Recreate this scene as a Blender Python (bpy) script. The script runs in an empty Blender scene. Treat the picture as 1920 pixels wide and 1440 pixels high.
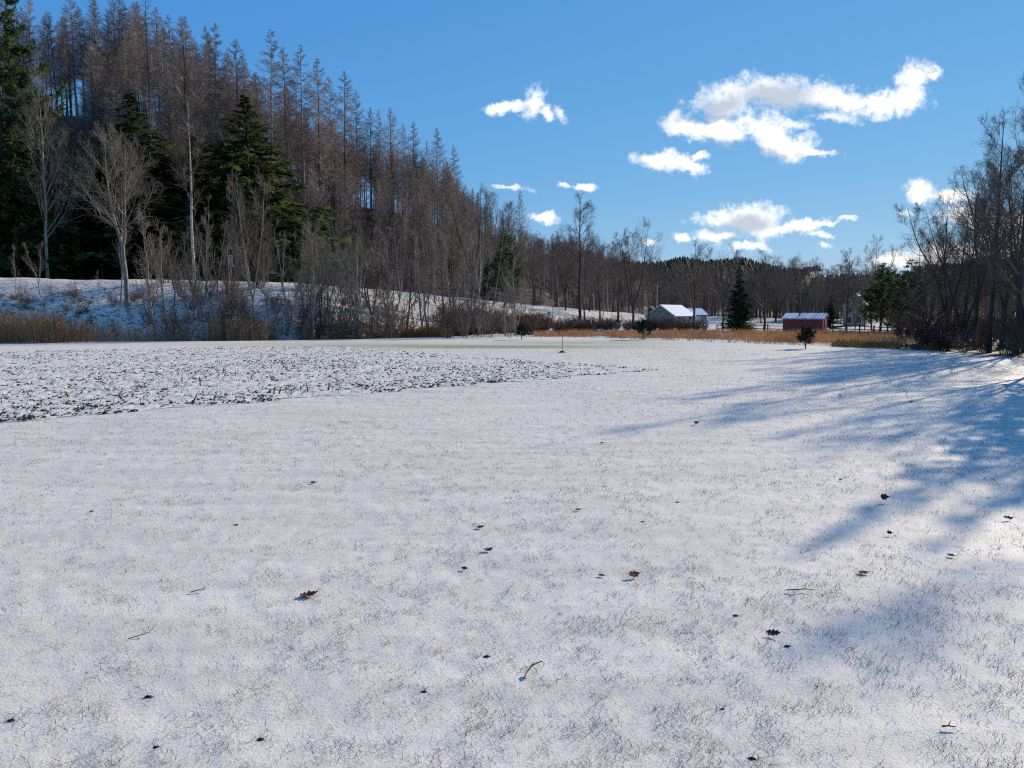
import bpy, math, random
import numpy as np

# ------------------------------------------------------------------ camera, sky, sun
SC = bpy.context.scene
COL = SC.collection
CAM_H = 2.6
FOC = 1371.0                                   # focal length in pixels of a 1920 wide frame
PITCH = math.atan(130.0 / FOC)                 # horizon lies 130 px above the frame centre
cam_d = bpy.data.cameras.new('camera')
cam_d.lens = 36.0 * FOC / 1920.0
cam_d.sensor_width = 36.0
cam_d.clip_start = 0.05
cam_d.clip_end = 12000
cam = bpy.data.objects.new('camera', cam_d)
COL.objects.link(cam)
cam.location = (0, 0, CAM_H)
cam.rotation_euler = (math.pi / 2 - PITCH, 0, 0)
SC.camera = cam

SUN_AZ, SUN_EL = math.radians(44), math.radians(22)     # azimuth to the right of +Y
SUN_DIR = (math.sin(SUN_AZ) * math.cos(SUN_EL), math.cos(SUN_AZ) * math.cos(SUN_EL), math.sin(SUN_EL))
sun_d = bpy.data.lights.new('sun', 'SUN')
sun_d.energy = 5.0
sun_d.angle = math.radians(0.55)
sun_d.color = (1.0, 0.875, 0.675)
sun = bpy.data.objects.new('sun', sun_d)
COL.objects.link(sun)
from mathutils import Vector
sun.rotation_euler = Vector(SUN_DIR).to_track_quat('Z', 'Y').to_euler()
sun.location = (60, 70, 60)

VS = SC.view_settings
VS.view_transform = 'Standard'
VS.look = 'None'
VS.gamma = 1.0
VS.use_curve_mapping = False
VS.exposure = 0.20
SKY_STRENGTH = 0.08

def ray(px, py):
    u, v = (px - 960) / FOC, (720 - py) / FOC
    c, s = math.cos(PITCH), math.sin(PITCH)
    return (u, c + v * s, -s + v * c)

def build_world():
    w = bpy.data.worlds.new('World')
    SC.world = w
    w.use_nodes = True
    nt = w.node_tree
    N, L = nt.nodes, nt.links
    N.clear()
    out = N.new('ShaderNodeOutputWorld')
    sky = N.new('ShaderNodeTexSky')
    sky.sky_type = 'NISHITA'
    sky.sun_disc = False
    sky.sun_elevation = SUN_EL
    sky.sun_rotation = SUN_AZ
    sky.altitude = 300
    sky.air_density = 1.0
    sky.dust_density = 0.0
    sky.ozone_density = 3.0
    tc = N.new('ShaderNodeTexCoord')
    sep = N.new('ShaderNodeSeparateXYZ'); L.new(tc.outputs['Generated'], sep.inputs[0])
    def m(op, a, b=None, c=None, clamp=False):
        n = N.new('ShaderNodeMath'); n.operation = op; n.use_clamp = clamp
        for i, x in enumerate((a, b, c)):
            if x is None: continue
            if isinstance(x, (int, float)): n.inputs[i].default_value = x
            else: L.new(x, n.inputs[i])
        return n.outputs[0]
    y = m('MAXIMUM', sep.outputs['Y'], 0.05)
    U = m('DIVIDE', sep.outputs['X'], y)
    V = m('DIVIDE', sep.outputs['Z'], y)
    comb = N.new('ShaderNodeCombineXYZ'); L.new(U, comb.inputs[0]); L.new(V, comb.inputs[1])
    def noise(vec, scale, detail, rough=0.55, col=False):
        n = N.new('ShaderNodeTexNoise'); n.inputs['Scale'].default_value = scale
        n.inputs['Detail'].default_value = detail; n.inputs['Roughness'].default_value = rough
        L.new(vec, n.inputs['Vector'])
        return n.outputs['Color' if col else 'Fac']
    # warp the lookup so that the lobes of a cloud are ragged
    def warp(vec, scale, amt):
        c = noise(vec, scale, 5, 0.6, True)
        s = N.new('ShaderNodeVectorMath'); s.operation = 'SUBTRACT'; L.new(c, s.inputs[0]); s.inputs[1].default_value = (.5, .5, .5)
        k = N.new('ShaderNodeVectorMath'); k.operation = 'SCALE'; L.new(s.outputs[0], k.inputs[0]); k.inputs['Scale'].default_value = amt
        a = N.new('ShaderNodeVectorMath'); a.operation = 'ADD'; L.new(vec, a.inputs[0]); L.new(k.outputs[0], a.inputs[1])
        return a.outputs[0]
    vec = warp(comb.outputs[0], 16.0, 0.034)
    vec = warp(vec, 60.0, 0.016)
    vec = warp(vec, 200.0, 0.006)
    flat = N.new('ShaderNodeVectorMath'); flat.operation = 'MULTIPLY'; L.new(vec, flat.inputs[0]); flat.inputs[1].default_value = (1, 1, 0)
    vec = flat.outputs[0]
    def blob(cx, cy, rx, ry, rot=0):
        a = ray(cx, cy); b = ray(cx + 1, cy); 
        cu, cv = a[0] / a[1], a[2] / a[1]
        k = abs(b[0] / b[1] - cu)
        mp = N.new('ShaderNodeMapping'); mp.vector_type = 'TEXTURE'
        mp.inputs['Location'].default_value = (cu, cv, 0)
        mp.inputs['Rotation'].default_value = (0, 0, math.radians(rot))
        mp.inputs['Scale'].default_value = (rx * k, ry * k, 1)
        L.new(vec, mp.inputs['Vector'])
        ln = N.new('ShaderNodeVectorMath'); ln.operation = 'LENGTH'; L.new(mp.outputs[0], ln.inputs[0])
        return m('SUBTRACT', 1.0, ln.outputs['Value'])
    def union(items, k):
        cur = None
        for it in items:
            b = blob(*it)
            if cur is None: cur = b
            else:
                n = N.new('ShaderNodeMath'); n.operation = 'SMOOTH_MAX'; L.new(cur, n.inputs[0]); L.new(b, n.inputs[1]); n.inputs[2].default_value = k
                cur = n.outputs[0]
        return cur
    big = [(950,203,55,14,6),(1000,190,20,40,-20),(1028,212,14,24,15),
           (1362,188,74,38,12),(1440,172,90,34,3),(1545,182,110,32,-3),(1640,192,90,30,-4),(1700,180,30,46,-25),(1712,138,36,30,0),(1748,136,24,17,20),
           (1288,240,52,26,-10),(1345,246,70,24,-6),(1432,245,66,44,-25),(1470,274,70,26,-8),(1525,288,50,11,-4),
           (1243,301,66,16,-6),(1292,308,40,14,-20),(1310,294,20,10,10),
           (1345,402,56,18,6),(1392,408,66,28,0),(1432,412,52,36,-5),(1350,437,60,12,2),(1455,430,55,20,8),(1500,420,60,13,8),(1545,416,36,7,-3),(1395,458,46,11,0),(1420,463,36,12,-6),
           (1274,449,22,12,-8),(1097,348,22,9,-6),(1018,406,34,12,-4),(1722,358,30,24,0),(1775,364,60,16,-4),
           (1680,486,60,16,0),(1770,478,100,22,5),(1830,410,80,26,-6),(1890,440,70,44,0),(1850,490,90,26,0)]
    thin = [(1052,208,14,24,20),(955,350,48,8,-8),(1545,461,24,8,-4),(1587,412,18,7,0),(1535,438,36,8,-8),(1215,455,22,7,0),(1706,400,22,9,0),(1062,343,20,6,0),(1480,235,50,14,-8),(1560,222,50,12,0)]
    D1 = union(big, 0.25)
    D2 = union(thin, 0.1)
    f1 = noise(comb.outputs[0], 26.0, 7, 0.62)
    f2 = noise(comb.outputs[0], 90.0, 5, 0.6)
    e = m('ADD', m('MULTIPLY', m('SUBTRACT', f1, 0.47), 1.8), m('MULTIPLY', m('SUBTRACT', f2, 0.5), 1.1))
    def sstep(x, lo, hi):
        n = N.new('ShaderNodeMapRange'); n.interpolation_type = 'SMOOTHSTEP'; L.new(x, n.inputs[0])
        n.inputs[1].default_value = lo; n.inputs[2].default_value = hi; return n.outputs[0]
    a1 = sstep(m('ADD', D1, e), -0.10, 0.80)
    a2 = m('MULTIPLY', sstep(m('ADD', D2, e), 0.0, 0.8), 0.7)
    alpha = m('MAXIMUM', a1, a2)
    front = m('GREATER_THAN', sep.outputs['Y'], 0.08)
    alpha = m('MULTIPLY', alpha, front)
    # scattered small clouds over the rest of the sky
    gen = N.new('ShaderNodeMapping'); gen.inputs['Scale'].default_value = (1, 1, 2.2); L.new(tc.outputs['Generated'], gen.inputs['Vector'])
    g = noise(gen.outputs[0], 4.5, 8, 0.6)
    gm = sstep(g, 0.60, 0.70)
    side = m('MAXIMUM', m('SUBTRACT', 1.0, front), sstep(m('ABSOLUTE', U), 0.95, 1.3))
    up = sstep(sep.outputs['Z'], 0.02, 0.12)
    alpha = m('MAXIMUM', alpha, m('MULTIPLY', m('MULTIPLY', gm, side), up))
    # thick hearts of the clouds pass less light
    core = union([(1455,180,95,27,2),(1352,196,56,24,12),(1510,204,60,15,-8),(1395,418,74,22,4),(1320,222,60,12,8),(1430,292,60,14,-10),(1350,268,40,10,0)], 0.25)
    gs = m('MULTIPLY', sstep(m('ADD', core, m('MULTIPLY', e, 0.55)), -0.3, 0.75), 0.8)
    gs = m('MAXIMUM', gs, m('MULTIPLY', sstep(f1, 0.5, 0.68), 0.16))
    ccol = N.new('ShaderNodeMix'); ccol.data_type = 'RGBA'; L.new(gs, ccol.inputs['Factor'])
    K = 1.0 / SKY_STRENGTH
    ccol.inputs['A'].default_value = (1.06 * K, 1.06 * K, 1.06 * K, 1)
    ccol.inputs['B'].default_value = (0.36 * K, 0.43 * K, 0.55 * K, 1)
    # clear polarised winter blue: the same response curve over the whole sky
    sc_ = N.new('ShaderNodeSeparateColor'); L.new(sky.outputs[0], sc_.inputs[0])
    hue = N.new('ShaderNodeCombineColor')
    for i, (k, p) in enumerate(((0.62, 0.95), (0.62, 0.52), (0.75, 0.20))):
        L.new(m('MULTIPLY', m('POWER', m('MULTIPLY', sc_.outputs[i], SKY_STRENGTH), p), k / SKY_STRENGTH), hue.inputs[i])
    mix = N.new('ShaderNodeMix'); mix.data_type = 'RGBA'; L.new(alpha, mix.inputs['Factor'])
    L.new(hue.outputs[0], mix.inputs['A']); L.new(ccol.outputs['Result'], mix.inputs['B'])
    bg = N.new('ShaderNodeBackground'); bg.inputs['Strength'].default_value = SKY_STRENGTH
    L.new(mix.outputs['Result'], bg.inputs['Color']); L.new(bg.outputs[0], out.inputs['Surface'])
    w.cycles.sampling_method = 'MANUAL'
    w.cycles.sample_map_resolution = 1024
build_world()
SC.render.engine = 'CYCLES'
SC.cycles.use_denoising = False
SC.cycles.filter_width = 1.2
SC.cycles.sample_clamp_indirect = 4.0
SC.cycles.max_bounces = 6
SC.cycles.diffuse_bounces = 3
SC.cycles.glossy_bounces = 2
SC.cycles.transmission_bounces = 3
SC.cycles.caustics_reflective = False
SC.cycles.caustics_refractive = False

# ------------------------------------------------------------------ small numpy tools
rng = np.random.default_rng(7)
random.seed(7)

def hash2(ix, iy, seed):
    h = (ix.astype(np.int64) * 374761393 + iy.astype(np.int64) * 668265263 + seed * 1442695041) & 0x7fffffff
    h = ((h ^ (h >> 13)) * 1274126177) & 0x7fffffff
    h = h ^ (h >> 16)
    return (h % 100003) / 100003.0

def vnoise(x, y, seed=0):
    ix, iy = np.floor(x), np.floor(y)
    fx, fy = x - ix, y - iy
    fx, fy = fx * fx * (3 - 2 * fx), fy * fy * (3 - 2 * fy)
    a, b = hash2(ix, iy, seed), hash2(ix + 1, iy, seed)
    c, d = hash2(ix, iy + 1, seed), hash2(ix + 1, iy + 1, seed)
    return (a * (1 - fx) + b * fx) * (1 - fy) + (c * (1 - fx) + d * fx) * fy

def fbm(x, y, oct=4, seed=0, gain=0.5):
    s, a, t = 0, 1, 0
    for k in range(oct):
        s = s + a * vnoise(x * 2 ** k + 17.3 * k, y * 2 ** k - 9.1 * k, seed + k)
        t += a; a *= gain
    return s / t

def sstep(x, lo, hi):
    t = np.clip((np.asarray(x, float) - lo) / (hi - lo), 0, 1)
    return t * t * (3 - 2 * t)

def norm(v):
    return v / np.maximum(np.linalg.norm(v, axis=-1, keepdims=True), 1e-9)

def sdist(poly, X, Y):
    """signed distance to a polyline (left positive) and the position along it"""
    X, Y = np.asarray(X, float), np.asarray(Y, float)
    best = np.full(X.shape, 1e18); sign = np.ones(X.shape); val = np.zeros(X.shape)
    for i in range(len(poly) - 1):
        ax, ay = poly[i][0], poly[i][1]; bx, by = poly[i + 1][0], poly[i + 1][1]
        dx, dy = bx - ax, by - ay
        t = np.clip(((X - ax) * dx + (Y - ay) * dy) / (dx * dx + dy * dy), 0, 1)
        d = (X - ax - t * dx) ** 2 + (Y - ay - t * dy) ** 2
        s = np.sign(dx * (Y - ay) - dy * (X - ax)); s[s == 0] = 1
        upd = d < best
        best = np.where(upd, d, best); sign = np.where(upd, s, sign)
        if len(poly[i]) > 2:
            val = np.where(upd, poly[i][2] * (1 - t) + poly[i + 1][2] * t, val)
    return np.sqrt(best) * sign, val

# ------------------------------------------------------------------ lie of the land
CREST = [(-260, 96, 7.7), (-140, 101, 7.7), (-73, 104, 7.7), (-37, 107, 7.4), (-24.5, 130, 6.9), (-7, 165, 5.6), (13, 200, 4.1), (40, 228, 2.6), (75, 250, 1.6), (140, 270, 0.5)]
FOOT = [(-260, 122), (-140, 127), (-78, 132), (-56, 143), (-29, 184), (-6, 216), (25, 262), (60, 345), (130, 500), (260, 760), (420, 1100)]
FIELD = [(-130, 50), (-45, 64.5), (-27, 76), (-4, 86), (8, 84), (18, 72), (29.5, 53), (29, 43), (26, 36), (23, 28), (20, 20), (18, 10), (17, -30)]

def ground(X, Y):
    X, Y = np.atleast_1d(np.asarray(X, float)), np.atleast_1d(np.asarray(Y, float))
    sC, zc = sdist(CREST, X, Y)
    sF, _ = sdist(FOOT, X, Y)
    zc = zc + 0.35 * (fbm(X / 30, Y / 30, 2, 5) - 0.5)
    t = np.clip((sC + 23) / 23, 0, 1)
    z = zc * (1 - (1 - t) ** 2.1)
    z = z - 1.1 * np.exp(-((sC + 27) / 4.0) ** 2) * sstep(-X, -14, 4)
    z = z - 0.5 * sstep(sC, 1, 10)
    R = np.hypot(X, Y)
    hh = 38 - 12 * sstep(R, 330, 800) + 9 * sstep(-X, 50, 95)
    hill = hh * sstep(sF, -2, 72) ** 0.9 * (0.92 + 0.16 * fbm(X / 60, Y / 60, 3, 11))
    z = z + hill
    # far ridges closing the valley
    az = np.degrees(np.arctan2(X, np.maximum(Y, 1e-3)))
    far = (92 + 42 * (fbm(az / 5.5, az * 0 + 3, 3, 21) - 0.5) * 2) * sstep(R, 900, 1900) * sstep(Y, 50, 400)
    z = z + far * sstep(az, -20, 5)
    inner, _ = sdist(FIELD, X, Y)                         # left of the outline = outside the field
    rough = sstep(inner, 1, 12) * sstep(R, 30, 60)
    z = z + rough * (0.55 * (fbm(X / 4.0, Y / 4.0, 4, 31) - 0.5) + 0.0)
    near = 1 - sstep(R, 25, 70)
    z = z + near * (0.013 * (fbm(X / 1.1, Y / 1.1, 3, 41) - 0.5) + 0.013 * (fbm(X / 0.16, Y / 0.16, 2, 45) - 0.5) + 0.05 * (fbm(X / 5, Y / 5, 2, 43) - 0.5))
    return z

def gz(x, y):
    return float(ground(x, y)[0])

def gp(px, py):
    """the point of the field seen at a pixel"""
    d = ray(px, py); t = -CAM_H / d[2]
    return d[0] * t, d[1] * t

def at(px, py, Y):
    d = ray(px, py); t = Y / d[1]
    return d[0] * t, Y, CAM_H + d[2] * t

def hit(px, py, y0=40, y1=400):
    Ys = np.linspace(y0, y1, 1500)
    d = ray(px, py); t = Ys / d[1]
    X, Z = d[0] * t, CAM_H + d[2] * t
    below = np.nonzero(Z < ground(X, Ys))[0]
    i = below[0] if len(below) else len(Ys) - 1
    return float(X[i]), float(Ys[i])

# ------------------------------------------------------------------ mesh and object helpers
def mesh_np(name, V, F, mat=None, smooth=False, attrs=None):
    V = np.ascontiguousarray(V, dtype=np.float32).reshape(-1, 3)
    me = bpy.data.meshes.new(name)
    if isinstance(F, np.ndarray): F = [F]
    F = [np.ascontiguousarray(f, dtype=np.int32) for f in F if len(f)]
    nl = sum(f.size for f in F); nf = sum(len(f) for f in F)
    me.vertices.add(len(V)); me.vertices.foreach_set('co', V.ravel())
    me.loops.add(nl); me.polygons.add(nf)
    me.loops.foreach_set('vertex_index', np.concatenate([f.ravel() for f in F]))
    tot = np.concatenate([np.full(len(f), f.shape[1], np.int32) for f in F])
    st = np.concatenate([[0], np.cumsum(tot)[:-1]]).astype(np.int32)
    me.polygons.foreach_set('loop_start', st); me.polygons.foreach_set('loop_total', tot)
    if smooth: me.polygons.foreach_set('use_smooth', np.ones(nf, bool))
    if attrs:
        for k, a in attrs.items():
            at_ = me.attributes.new(k, 'FLOAT', 'POINT'); at_.data.foreach_set('value', np.ascontiguousarray(a, dtype=np.float32).ravel())
    me.update(calc_edges=True)
    if mat: me.materials.append(mat)
    return me

def link(name, data, parent=None):
    o = bpy.data.objects.new(name, data); COL.objects.link(o)
    if parent is not None: o.parent = parent
    return o

def tag(o, label=None, cat=None, group=None, kind=None):
    for k, v in (('label', label), ('category', cat), ('group', group), ('kind', kind)):
        if v is not None: o[k] = v
    return o

def thing(name, label, cat, loc=(0, 0, 0), rz=0, group=None):
    o = link(name, None); o.location = loc; o.rotation_euler = (0, 0, rz)
    return tag(o, label, cat, group)

def cat_mesh(parts):
    """join (V, quads-or-tris) blocks"""
    Vs, Fs, n = [], {}, 0
    for V, F in parts:
        V = np.asarray(V).reshape(-1, 3)
        Vs.append(V); Fs.setdefault(F.shape[1], []).append(F + n); n += len(V)
    return np.concatenate(Vs), [np.concatenate(f) for f in Fs.values()]

def tubes(P, R, S=3):
    """B polylines of K points with radii -> verts and quads"""
    B, K, _ = P.shape
    T = norm(P[:, -1] - P[:, 0])
    ref = np.where(np.abs(T[:, 2:3]) < 0.9, np.array([[0, 0, 1.0]]), np.array([[1.0, 0, 0]]))
    A = norm(np.cross(T, ref)); C = np.cross(T, A)
    ang = np.arange(S) * 2 * math.pi / S
    off = np.cos(ang)[None, :, None] * A[:, None, :] + np.sin(ang)[None, :, None] * C[:, None, :]
    V = P[:, :, None, :] + R[:, :, None, None] * off[:, None, :, :]
    idx = np.arange(B * K * S).reshape(B, K, S)
    a = idx[:, :-1, :]; b = np.roll(a, -1, axis=2); d = idx[:, 1:, :]; c = np.roll(d, -1, axis=2)
    return V.reshape(-1, 3), np.stack([a, b, c, d], -1).reshape(-1, 4)

def along(P, t):
    """points and directions at t (B,n) on polylines P (B,K,3)"""
    B, K, _ = P.shape
    s = np.clip(t, 0, 0.9999) * (K - 1); i = s.astype(int); f = (s - i)[..., None]
    bi = np.arange(B)[:, None]
    p = P[bi, i] * (1 - f) + P[bi, i + 1] * f
    return p, norm(P[bi, i + 1] - P[bi, i]), i, f

def kids(P, R, r, n, t0, t1, length, ang, K=4, up=0.0, wob=0.1, rr=0.55, tip=0.3, rmin=0.004, even=False):
    """n children on every polyline; length(t)->metres (array) or factor of the parent length"""
    B = len(P)
    if even: t = (np.arange(n)[None, :] + r.random((B, n))) / n * (t1 - t0) + t0
    else: t = r.uniform(t0, t1, (B, n))
    p, d, i, f = along(P, t)
    bi = np.arange(B)[:, None]
    rad = (R[bi, i] * (1 - f[..., 0]) + R[bi, i + 1] * f[..., 0]) * rr
    plen = np.linalg.norm(P[:, -1] - P[:, 0], axis=1)[:, None]
    Ln = length(t, plen) * r.uniform(0.65, 1.15, t.shape)
    q = norm(r.normal(size=(B, n, 3))); q = norm(q - d * (q * d).sum(-1, keepdims=True))
    a = ang + r.normal(0, 0.16, t.shape)
    dd = norm(d * np.cos(a)[..., None] + q * np.sin(a)[..., None])
    N = B * n
    p, dd, Ln, rad = p.reshape(N, 3), dd.reshape(N, 3), Ln.reshape(N), np.maximum(rad.reshape(N), rmin)
    out = np.empty((N, K, 3)); out[:, 0] = p
    cur = dd
    for k in range(1, K):
        out[:, k] = out[:, k - 1] + cur * (Ln / (K - 1))[:, None]
        cur = norm(cur + np.array([0, 0, up]) + r.normal(0, wob, (N, 3)))
    rads = np.maximum(rad[:, None] * np.linspace(1, tip, K)[None, :], rmin * 0.7)
    return out, rads

# ------------------------------------------------------------------ materials
def newmat(name):
    m = bpy.data.materials.new(name); m.use_nodes = True
    nt = m.node_tree
    return m, nt.nodes, nt.links, nt.nodes['Principled BSDF']

def nd(N, L, t, ins=None, **kw):
    n = N.new(t)
    for k, v in kw.items(): setattr(n, k, v)
    for k, v in (ins or {}).items():
        if hasattr(v, 'is_linked') or hasattr(v, 'links'): L.new(v, n.inputs[k])
        else: n.inputs[k].default_value = v
    return n

def mixc(N, L, fac, a, b, blend='MIX'):
    n = N.new('ShaderNodeMix'); n.data_type = 'RGBA'; n.blend_type = blend
    for key, v in (('Factor', fac), ('A', a), ('B', b)):
        s = n.inputs[key]
        if isinstance(v, (int, float)): s.default_value = v
        elif isinstance(v, tuple): s.default_value = (*v, 1) if len(v) == 3 else v
        else: L.new(v, s)
    return n.outputs['Result']

def mapr(N, L, x, lo, hi, a=0.0, b=1.0, smooth=True):
    n = N.new('ShaderNodeMapRange'); n.interpolation_type = 'SMOOTHSTEP' if smooth else 'LINEAR'
    L.new(x, n.inputs[0]); n.inputs[1].default_value = lo; n.inputs[2].default_value = hi; n.inputs[3].default_value = a; n.inputs[4].default_value = b
    return n.outputs[0]

def mth(N, L, op, a, b=None):
    n = N.new('ShaderNodeMath'); n.operation = op
    for i, v in enumerate((a, b)):
        if v is None: continue
        if isinstance(v, (int, float)): n.inputs[i].default_value = v
        else: L.new(v, n.inputs[i])
    return n.outputs[0]

def nz(N, L, vec, scale, detail=4, rough=0.55, dist=0.0):
    n = N.new('ShaderNodeTexNoise'); L.new(vec, n.inputs['Vector'])
    n.inputs['Scale'].default_value = scale; n.inputs['Detail'].default_value = detail
    n.inputs['Roughness'].default_value = rough; n.inputs['Distortion'].default_value = dist
    return n.outputs['Fac']

SNOW_A, SNOW_B = (0.81, 0.73, 0.615), (0.69, 0.625, 0.525)

def mat_ground():
    m, N, L, B = newmat('snowy_ground')
    geo = N.new('ShaderNodeNewGeometry'); pos = geo.outputs['Position']
    def attr(k):
        a = N.new('ShaderNodeAttribute'); a.attribute_name = k; return a.outputs['Fac']
    # thin snow on mown grass: pale drifts and patches where the turf greys through
    st = N.new('ShaderNodeMapping'); L.new(pos, st.inputs['Vector']); st.inputs['Rotation'].default_value = (0, 0, 0.5); st.inputs['Scale'].default_value = (0.5, 3.2, 1)
    n1 = nz(N, L, st.outputs[0], 0.55, 6, 0.65)
    n2 = nz(N, L, pos, 5.0, 5, 0.65)
    n3 = nz(N, L, pos, 45.0, 3, 0.6)
    n4 = nz(N, L, pos, 160.0, 2, 0.5)
    snow = mixc(N, L, mapr(N, L, n1, 0.35, 0.65), SNOW_B, SNOW_A)
    thin = mth(N, L, 'MULTIPLY', mapr(N, L, n2, 0.47, 0.72), mapr(N, L, n3, 0.42, 0.66))
    thin = mth(N, L, 'MULTIPLY', thin, 0.7)
    snow = mixc(N, L, thin, snow, (0.30, 0.31, 0.28))
    # green where the snow has melted off the lawn
    melt = mth(N, L, 'MULTIPLY', attr('melt'), mapr(N, L, nz(N, L, pos, 1.3, 5, 0.7), 0.25, 0.52))
    snow = mixc(N, L, melt, snow, (0.25, 0.26, 0.09))
    # rough grass of the banks
    tuft = mth(N, L, 'MULTIPLY', attr('rough'), mapr(N, L, nz(N, L, pos, 2.2, 6, 0.75), 0.50, 0.60))
    snow = mixc(N, L, tuft, snow, (0.11, 0.075, 0.045))
    # leaf litter under the trees
    lit = nz(N, L, pos, 0.9, 7, 0.75)
    lf = mth(N, L, 'MULTIPLY', attr('forest'), mapr(N, L, lit, 0.30, 0.44))
    litter = mixc(N, L, nz(N, L, pos, 5.0, 4), (0.035, 0.022, 0.016), (0.115, 0.07, 0.045))
    col = mixc(N, L, lf, snow, litter)
    # far woods
    fw = mixc(N, L, mapr(N, L, nz(N, L, pos, 0.016, 6, 0.7), 0.45, 0.58), (0.050, 0.042, 0.038), (0.016, 0.026, 0.020))
    col = mixc(N, L, attr('wood'), col, fw)
    L.new(col, B.inputs['Base Color'])
    B.inputs['Roughness'].default_value = 0.62
    B.inputs['Specular IOR Level'].default_value = 0.06
    h = mth(N, L, 'ADD', mth(N, L, 'MULTIPLY', n2, 0.013), mth(N, L, 'ADD', mth(N, L, 'MULTIPLY', n3, 0.013), mth(N, L, 'MULTIPLY', n4, 0.0025)))
    bp = nd(N, L, 'ShaderNodeBump', {'Strength': 0.42, 'Distance': 1.0, 'Height': h}); L.new(bp.outputs[0], B.inputs['Normal'])
    return m

def mat_soil(lo=.74, hi=.86):
    m, N, L, B = newmat('snow_on_tilled_soil')
    geo = N.new('ShaderNodeNewGeometry'); pos = geo.outputs['Position']
    sx = N.new('ShaderNodeSeparateXYZ'); L.new(geo.outputs['True Normal'], sx.inputs[0])
    n = nz(N, L, pos, 9.0, 4, 0.7)
    up = mth(N, L, 'ADD', mth(N, L, 'ABSOLUTE', sx.outputs[2]), mth(N, L, 'MULTIPLY', mth(N, L, 'SUBTRACT', n, 0.5), 0.5))
    f = mapr(N, L, up, lo, hi)
    soil = mixc(N, L, nz(N, L, pos, 14.0, 4), (0.045, 0.033, 0.026), (0.115, 0.085, 0.064))
    col = mixc(N, L, f, soil, (0.74, 0.68, 0.59))
    L.new(col, B.inputs['Base Color']); B.inputs['Roughness'].default_value = 0.8
    B.inputs['Specular IOR Level'].default_value = 0.15
    bp = nd(N, L, 'ShaderNodeBump', {'Strength': 0.6, 'Distance': 0.05, 'Height': nz(N, L, pos, 30.0, 4, 0.7)}); L.new(bp.outputs[0], B.inputs['Normal'])
    return m

def mat_plain(name, a, b, scale=4.0, rough=0.85, spec=0.15, obj_var=0.0, stretch=None, transl=0.0, bump=0.0):
    """two tones of noise, with a change of tone from copy to copy"""
    m, N, L, B = newmat(name)
    tc = N.new('ShaderNodeTexCoord'); vec = tc.outputs['Object']
    if stretch:
        mp = N.new('ShaderNodeMapping'); L.new(vec, mp.inputs['Vector']); mp.inputs['Scale'].default_value = stretch; vec = mp.outputs[0]
    n = nz(N, L, vec, scale, 4, 0.65)
    col = mixc(N, L, mapr(N, L, n, 0.32, 0.68), a, b)
    if obj_var:
        oi = N.new('ShaderNodeObjectInfo')
        k = mapr(N, L, oi.outputs['Random'], 0, 1, 1 - obj_var, 1 + obj_var, False)
        cb = N.new('ShaderNodeCombineXYZ')
        for i in range(3): L.new(k, cb.inputs[i])
        col = mixc(N, L, 1.0, col, cb.outputs[0], 'MULTIPLY')
    L.new(col, B.inputs['Base Color']); B.inputs['Roughness'].default_value = rough; B.inputs['Specular IOR Level'].default_value = spec
    if bump:
        bp = nd(N, L, 'ShaderNodeBump', {'Strength': 0.7, 'Distance': bump, 'Height': n}); L.new(bp.outputs[0], B.inputs['Normal'])
    if transl:
        tr = N.new('ShaderNodeBsdfTranslucent'); L.new(col, tr.inputs['Color'])
        mx = N.new('ShaderNodeMixShader'); mx.inputs[0].default_value = transl
        o = N['Material Output'] if 'Material Output' in N else None
        L.new(B.outputs[0], mx.inputs[1]); L.new(tr.outputs[0], mx.inputs[2]); L.new(mx.outputs[0], o.inputs['Surface'])
    return m

M = {}
M['ground'] = mat_ground()
M['soil'] = mat_soil()
M['clod'] = mat_soil(.93, .99)
M['bark_grey'] = mat_plain('grey_bark', (0.16, 0.14, 0.115), (0.36, 0.33, 0.28), 3.0, stretch=(1, 1, .35), obj_var=.25, bump=.02)
M['bark_pale'] = mat_plain('pale_bark', (0.16, 0.142, 0.118), (0.36, 0.33, 0.28), 2.5, stretch=(1, 1, .4), obj_var=.15, bump=.02)
M['bark_dark'] = mat_plain('dark_bark', (0.035, 0.028, 0.024), (0.10, 0.082, 0.068), 3.0, stretch=(1, 1, .3), obj_var=.2, bump=.02)
M['birch'] = mat_plain('white_birch_bark', (0.30, 0.28, 0.25), (0.58, 0.56, 0.52), 2.0, stretch=(1, 1, 2.5), obj_var=.1)
M['twig'] = mat_plain('grey_brown_twigs', (0.09, 0.066, 0.05), (0.21, 0.16, 0.125), 1.5, obj_var=.25)
M['twig_pale'] = mat_plain('pale_twigs', (0.125, 0.103, 0.082), (0.27, 0.23, 0.182), 1.5, obj_var=.2)
M['twig_dark'] = mat_plain('dark_twigs', (0.09, 0.068, 0.054), (0.21, 0.163, 0.13), 1.5, obj_var=.25)
M['larch_twig'] = mat_plain('rust_larch_twigs', (0.21, 0.163, 0.135), (0.39, 0.305, 0.25), 0.6, obj_var=.3)
M['red_twig'] = mat_plain('red_brown_twigs', (0.085, 0.046, 0.038), (0.19, 0.11, 0.088), 1.5, obj_var=.25)
M['hemlock'] = mat_plain('hemlock_needles', (0.034, 0.058, 0.018), (0.125, 0.160, 0.048), 0.8, obj_var=.15, transl=.4)
M['pine'] = mat_plain('pine_needles', (0.030, 0.062, 0.022), (0.095, 0.140, 0.048), 1.0, obj_var=.15, transl=.4)
M['spruce'] = mat_plain('spruce_needles', (0.014, 0.026, 0.018), (0.035, 0.052, 0.034), 1.0, obj_var=.15, transl=.15)
M['reed'] = mat_plain('dry_reed', (0.24, 0.145, 0.075), (0.50, 0.35, 0.20), 1.2, transl=.3)
M['orange_grass'] = mat_plain('orange_dry_grass', (0.24, 0.11, 0.045), (0.46, 0.24, 0.10), .7, transl=.35)
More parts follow.
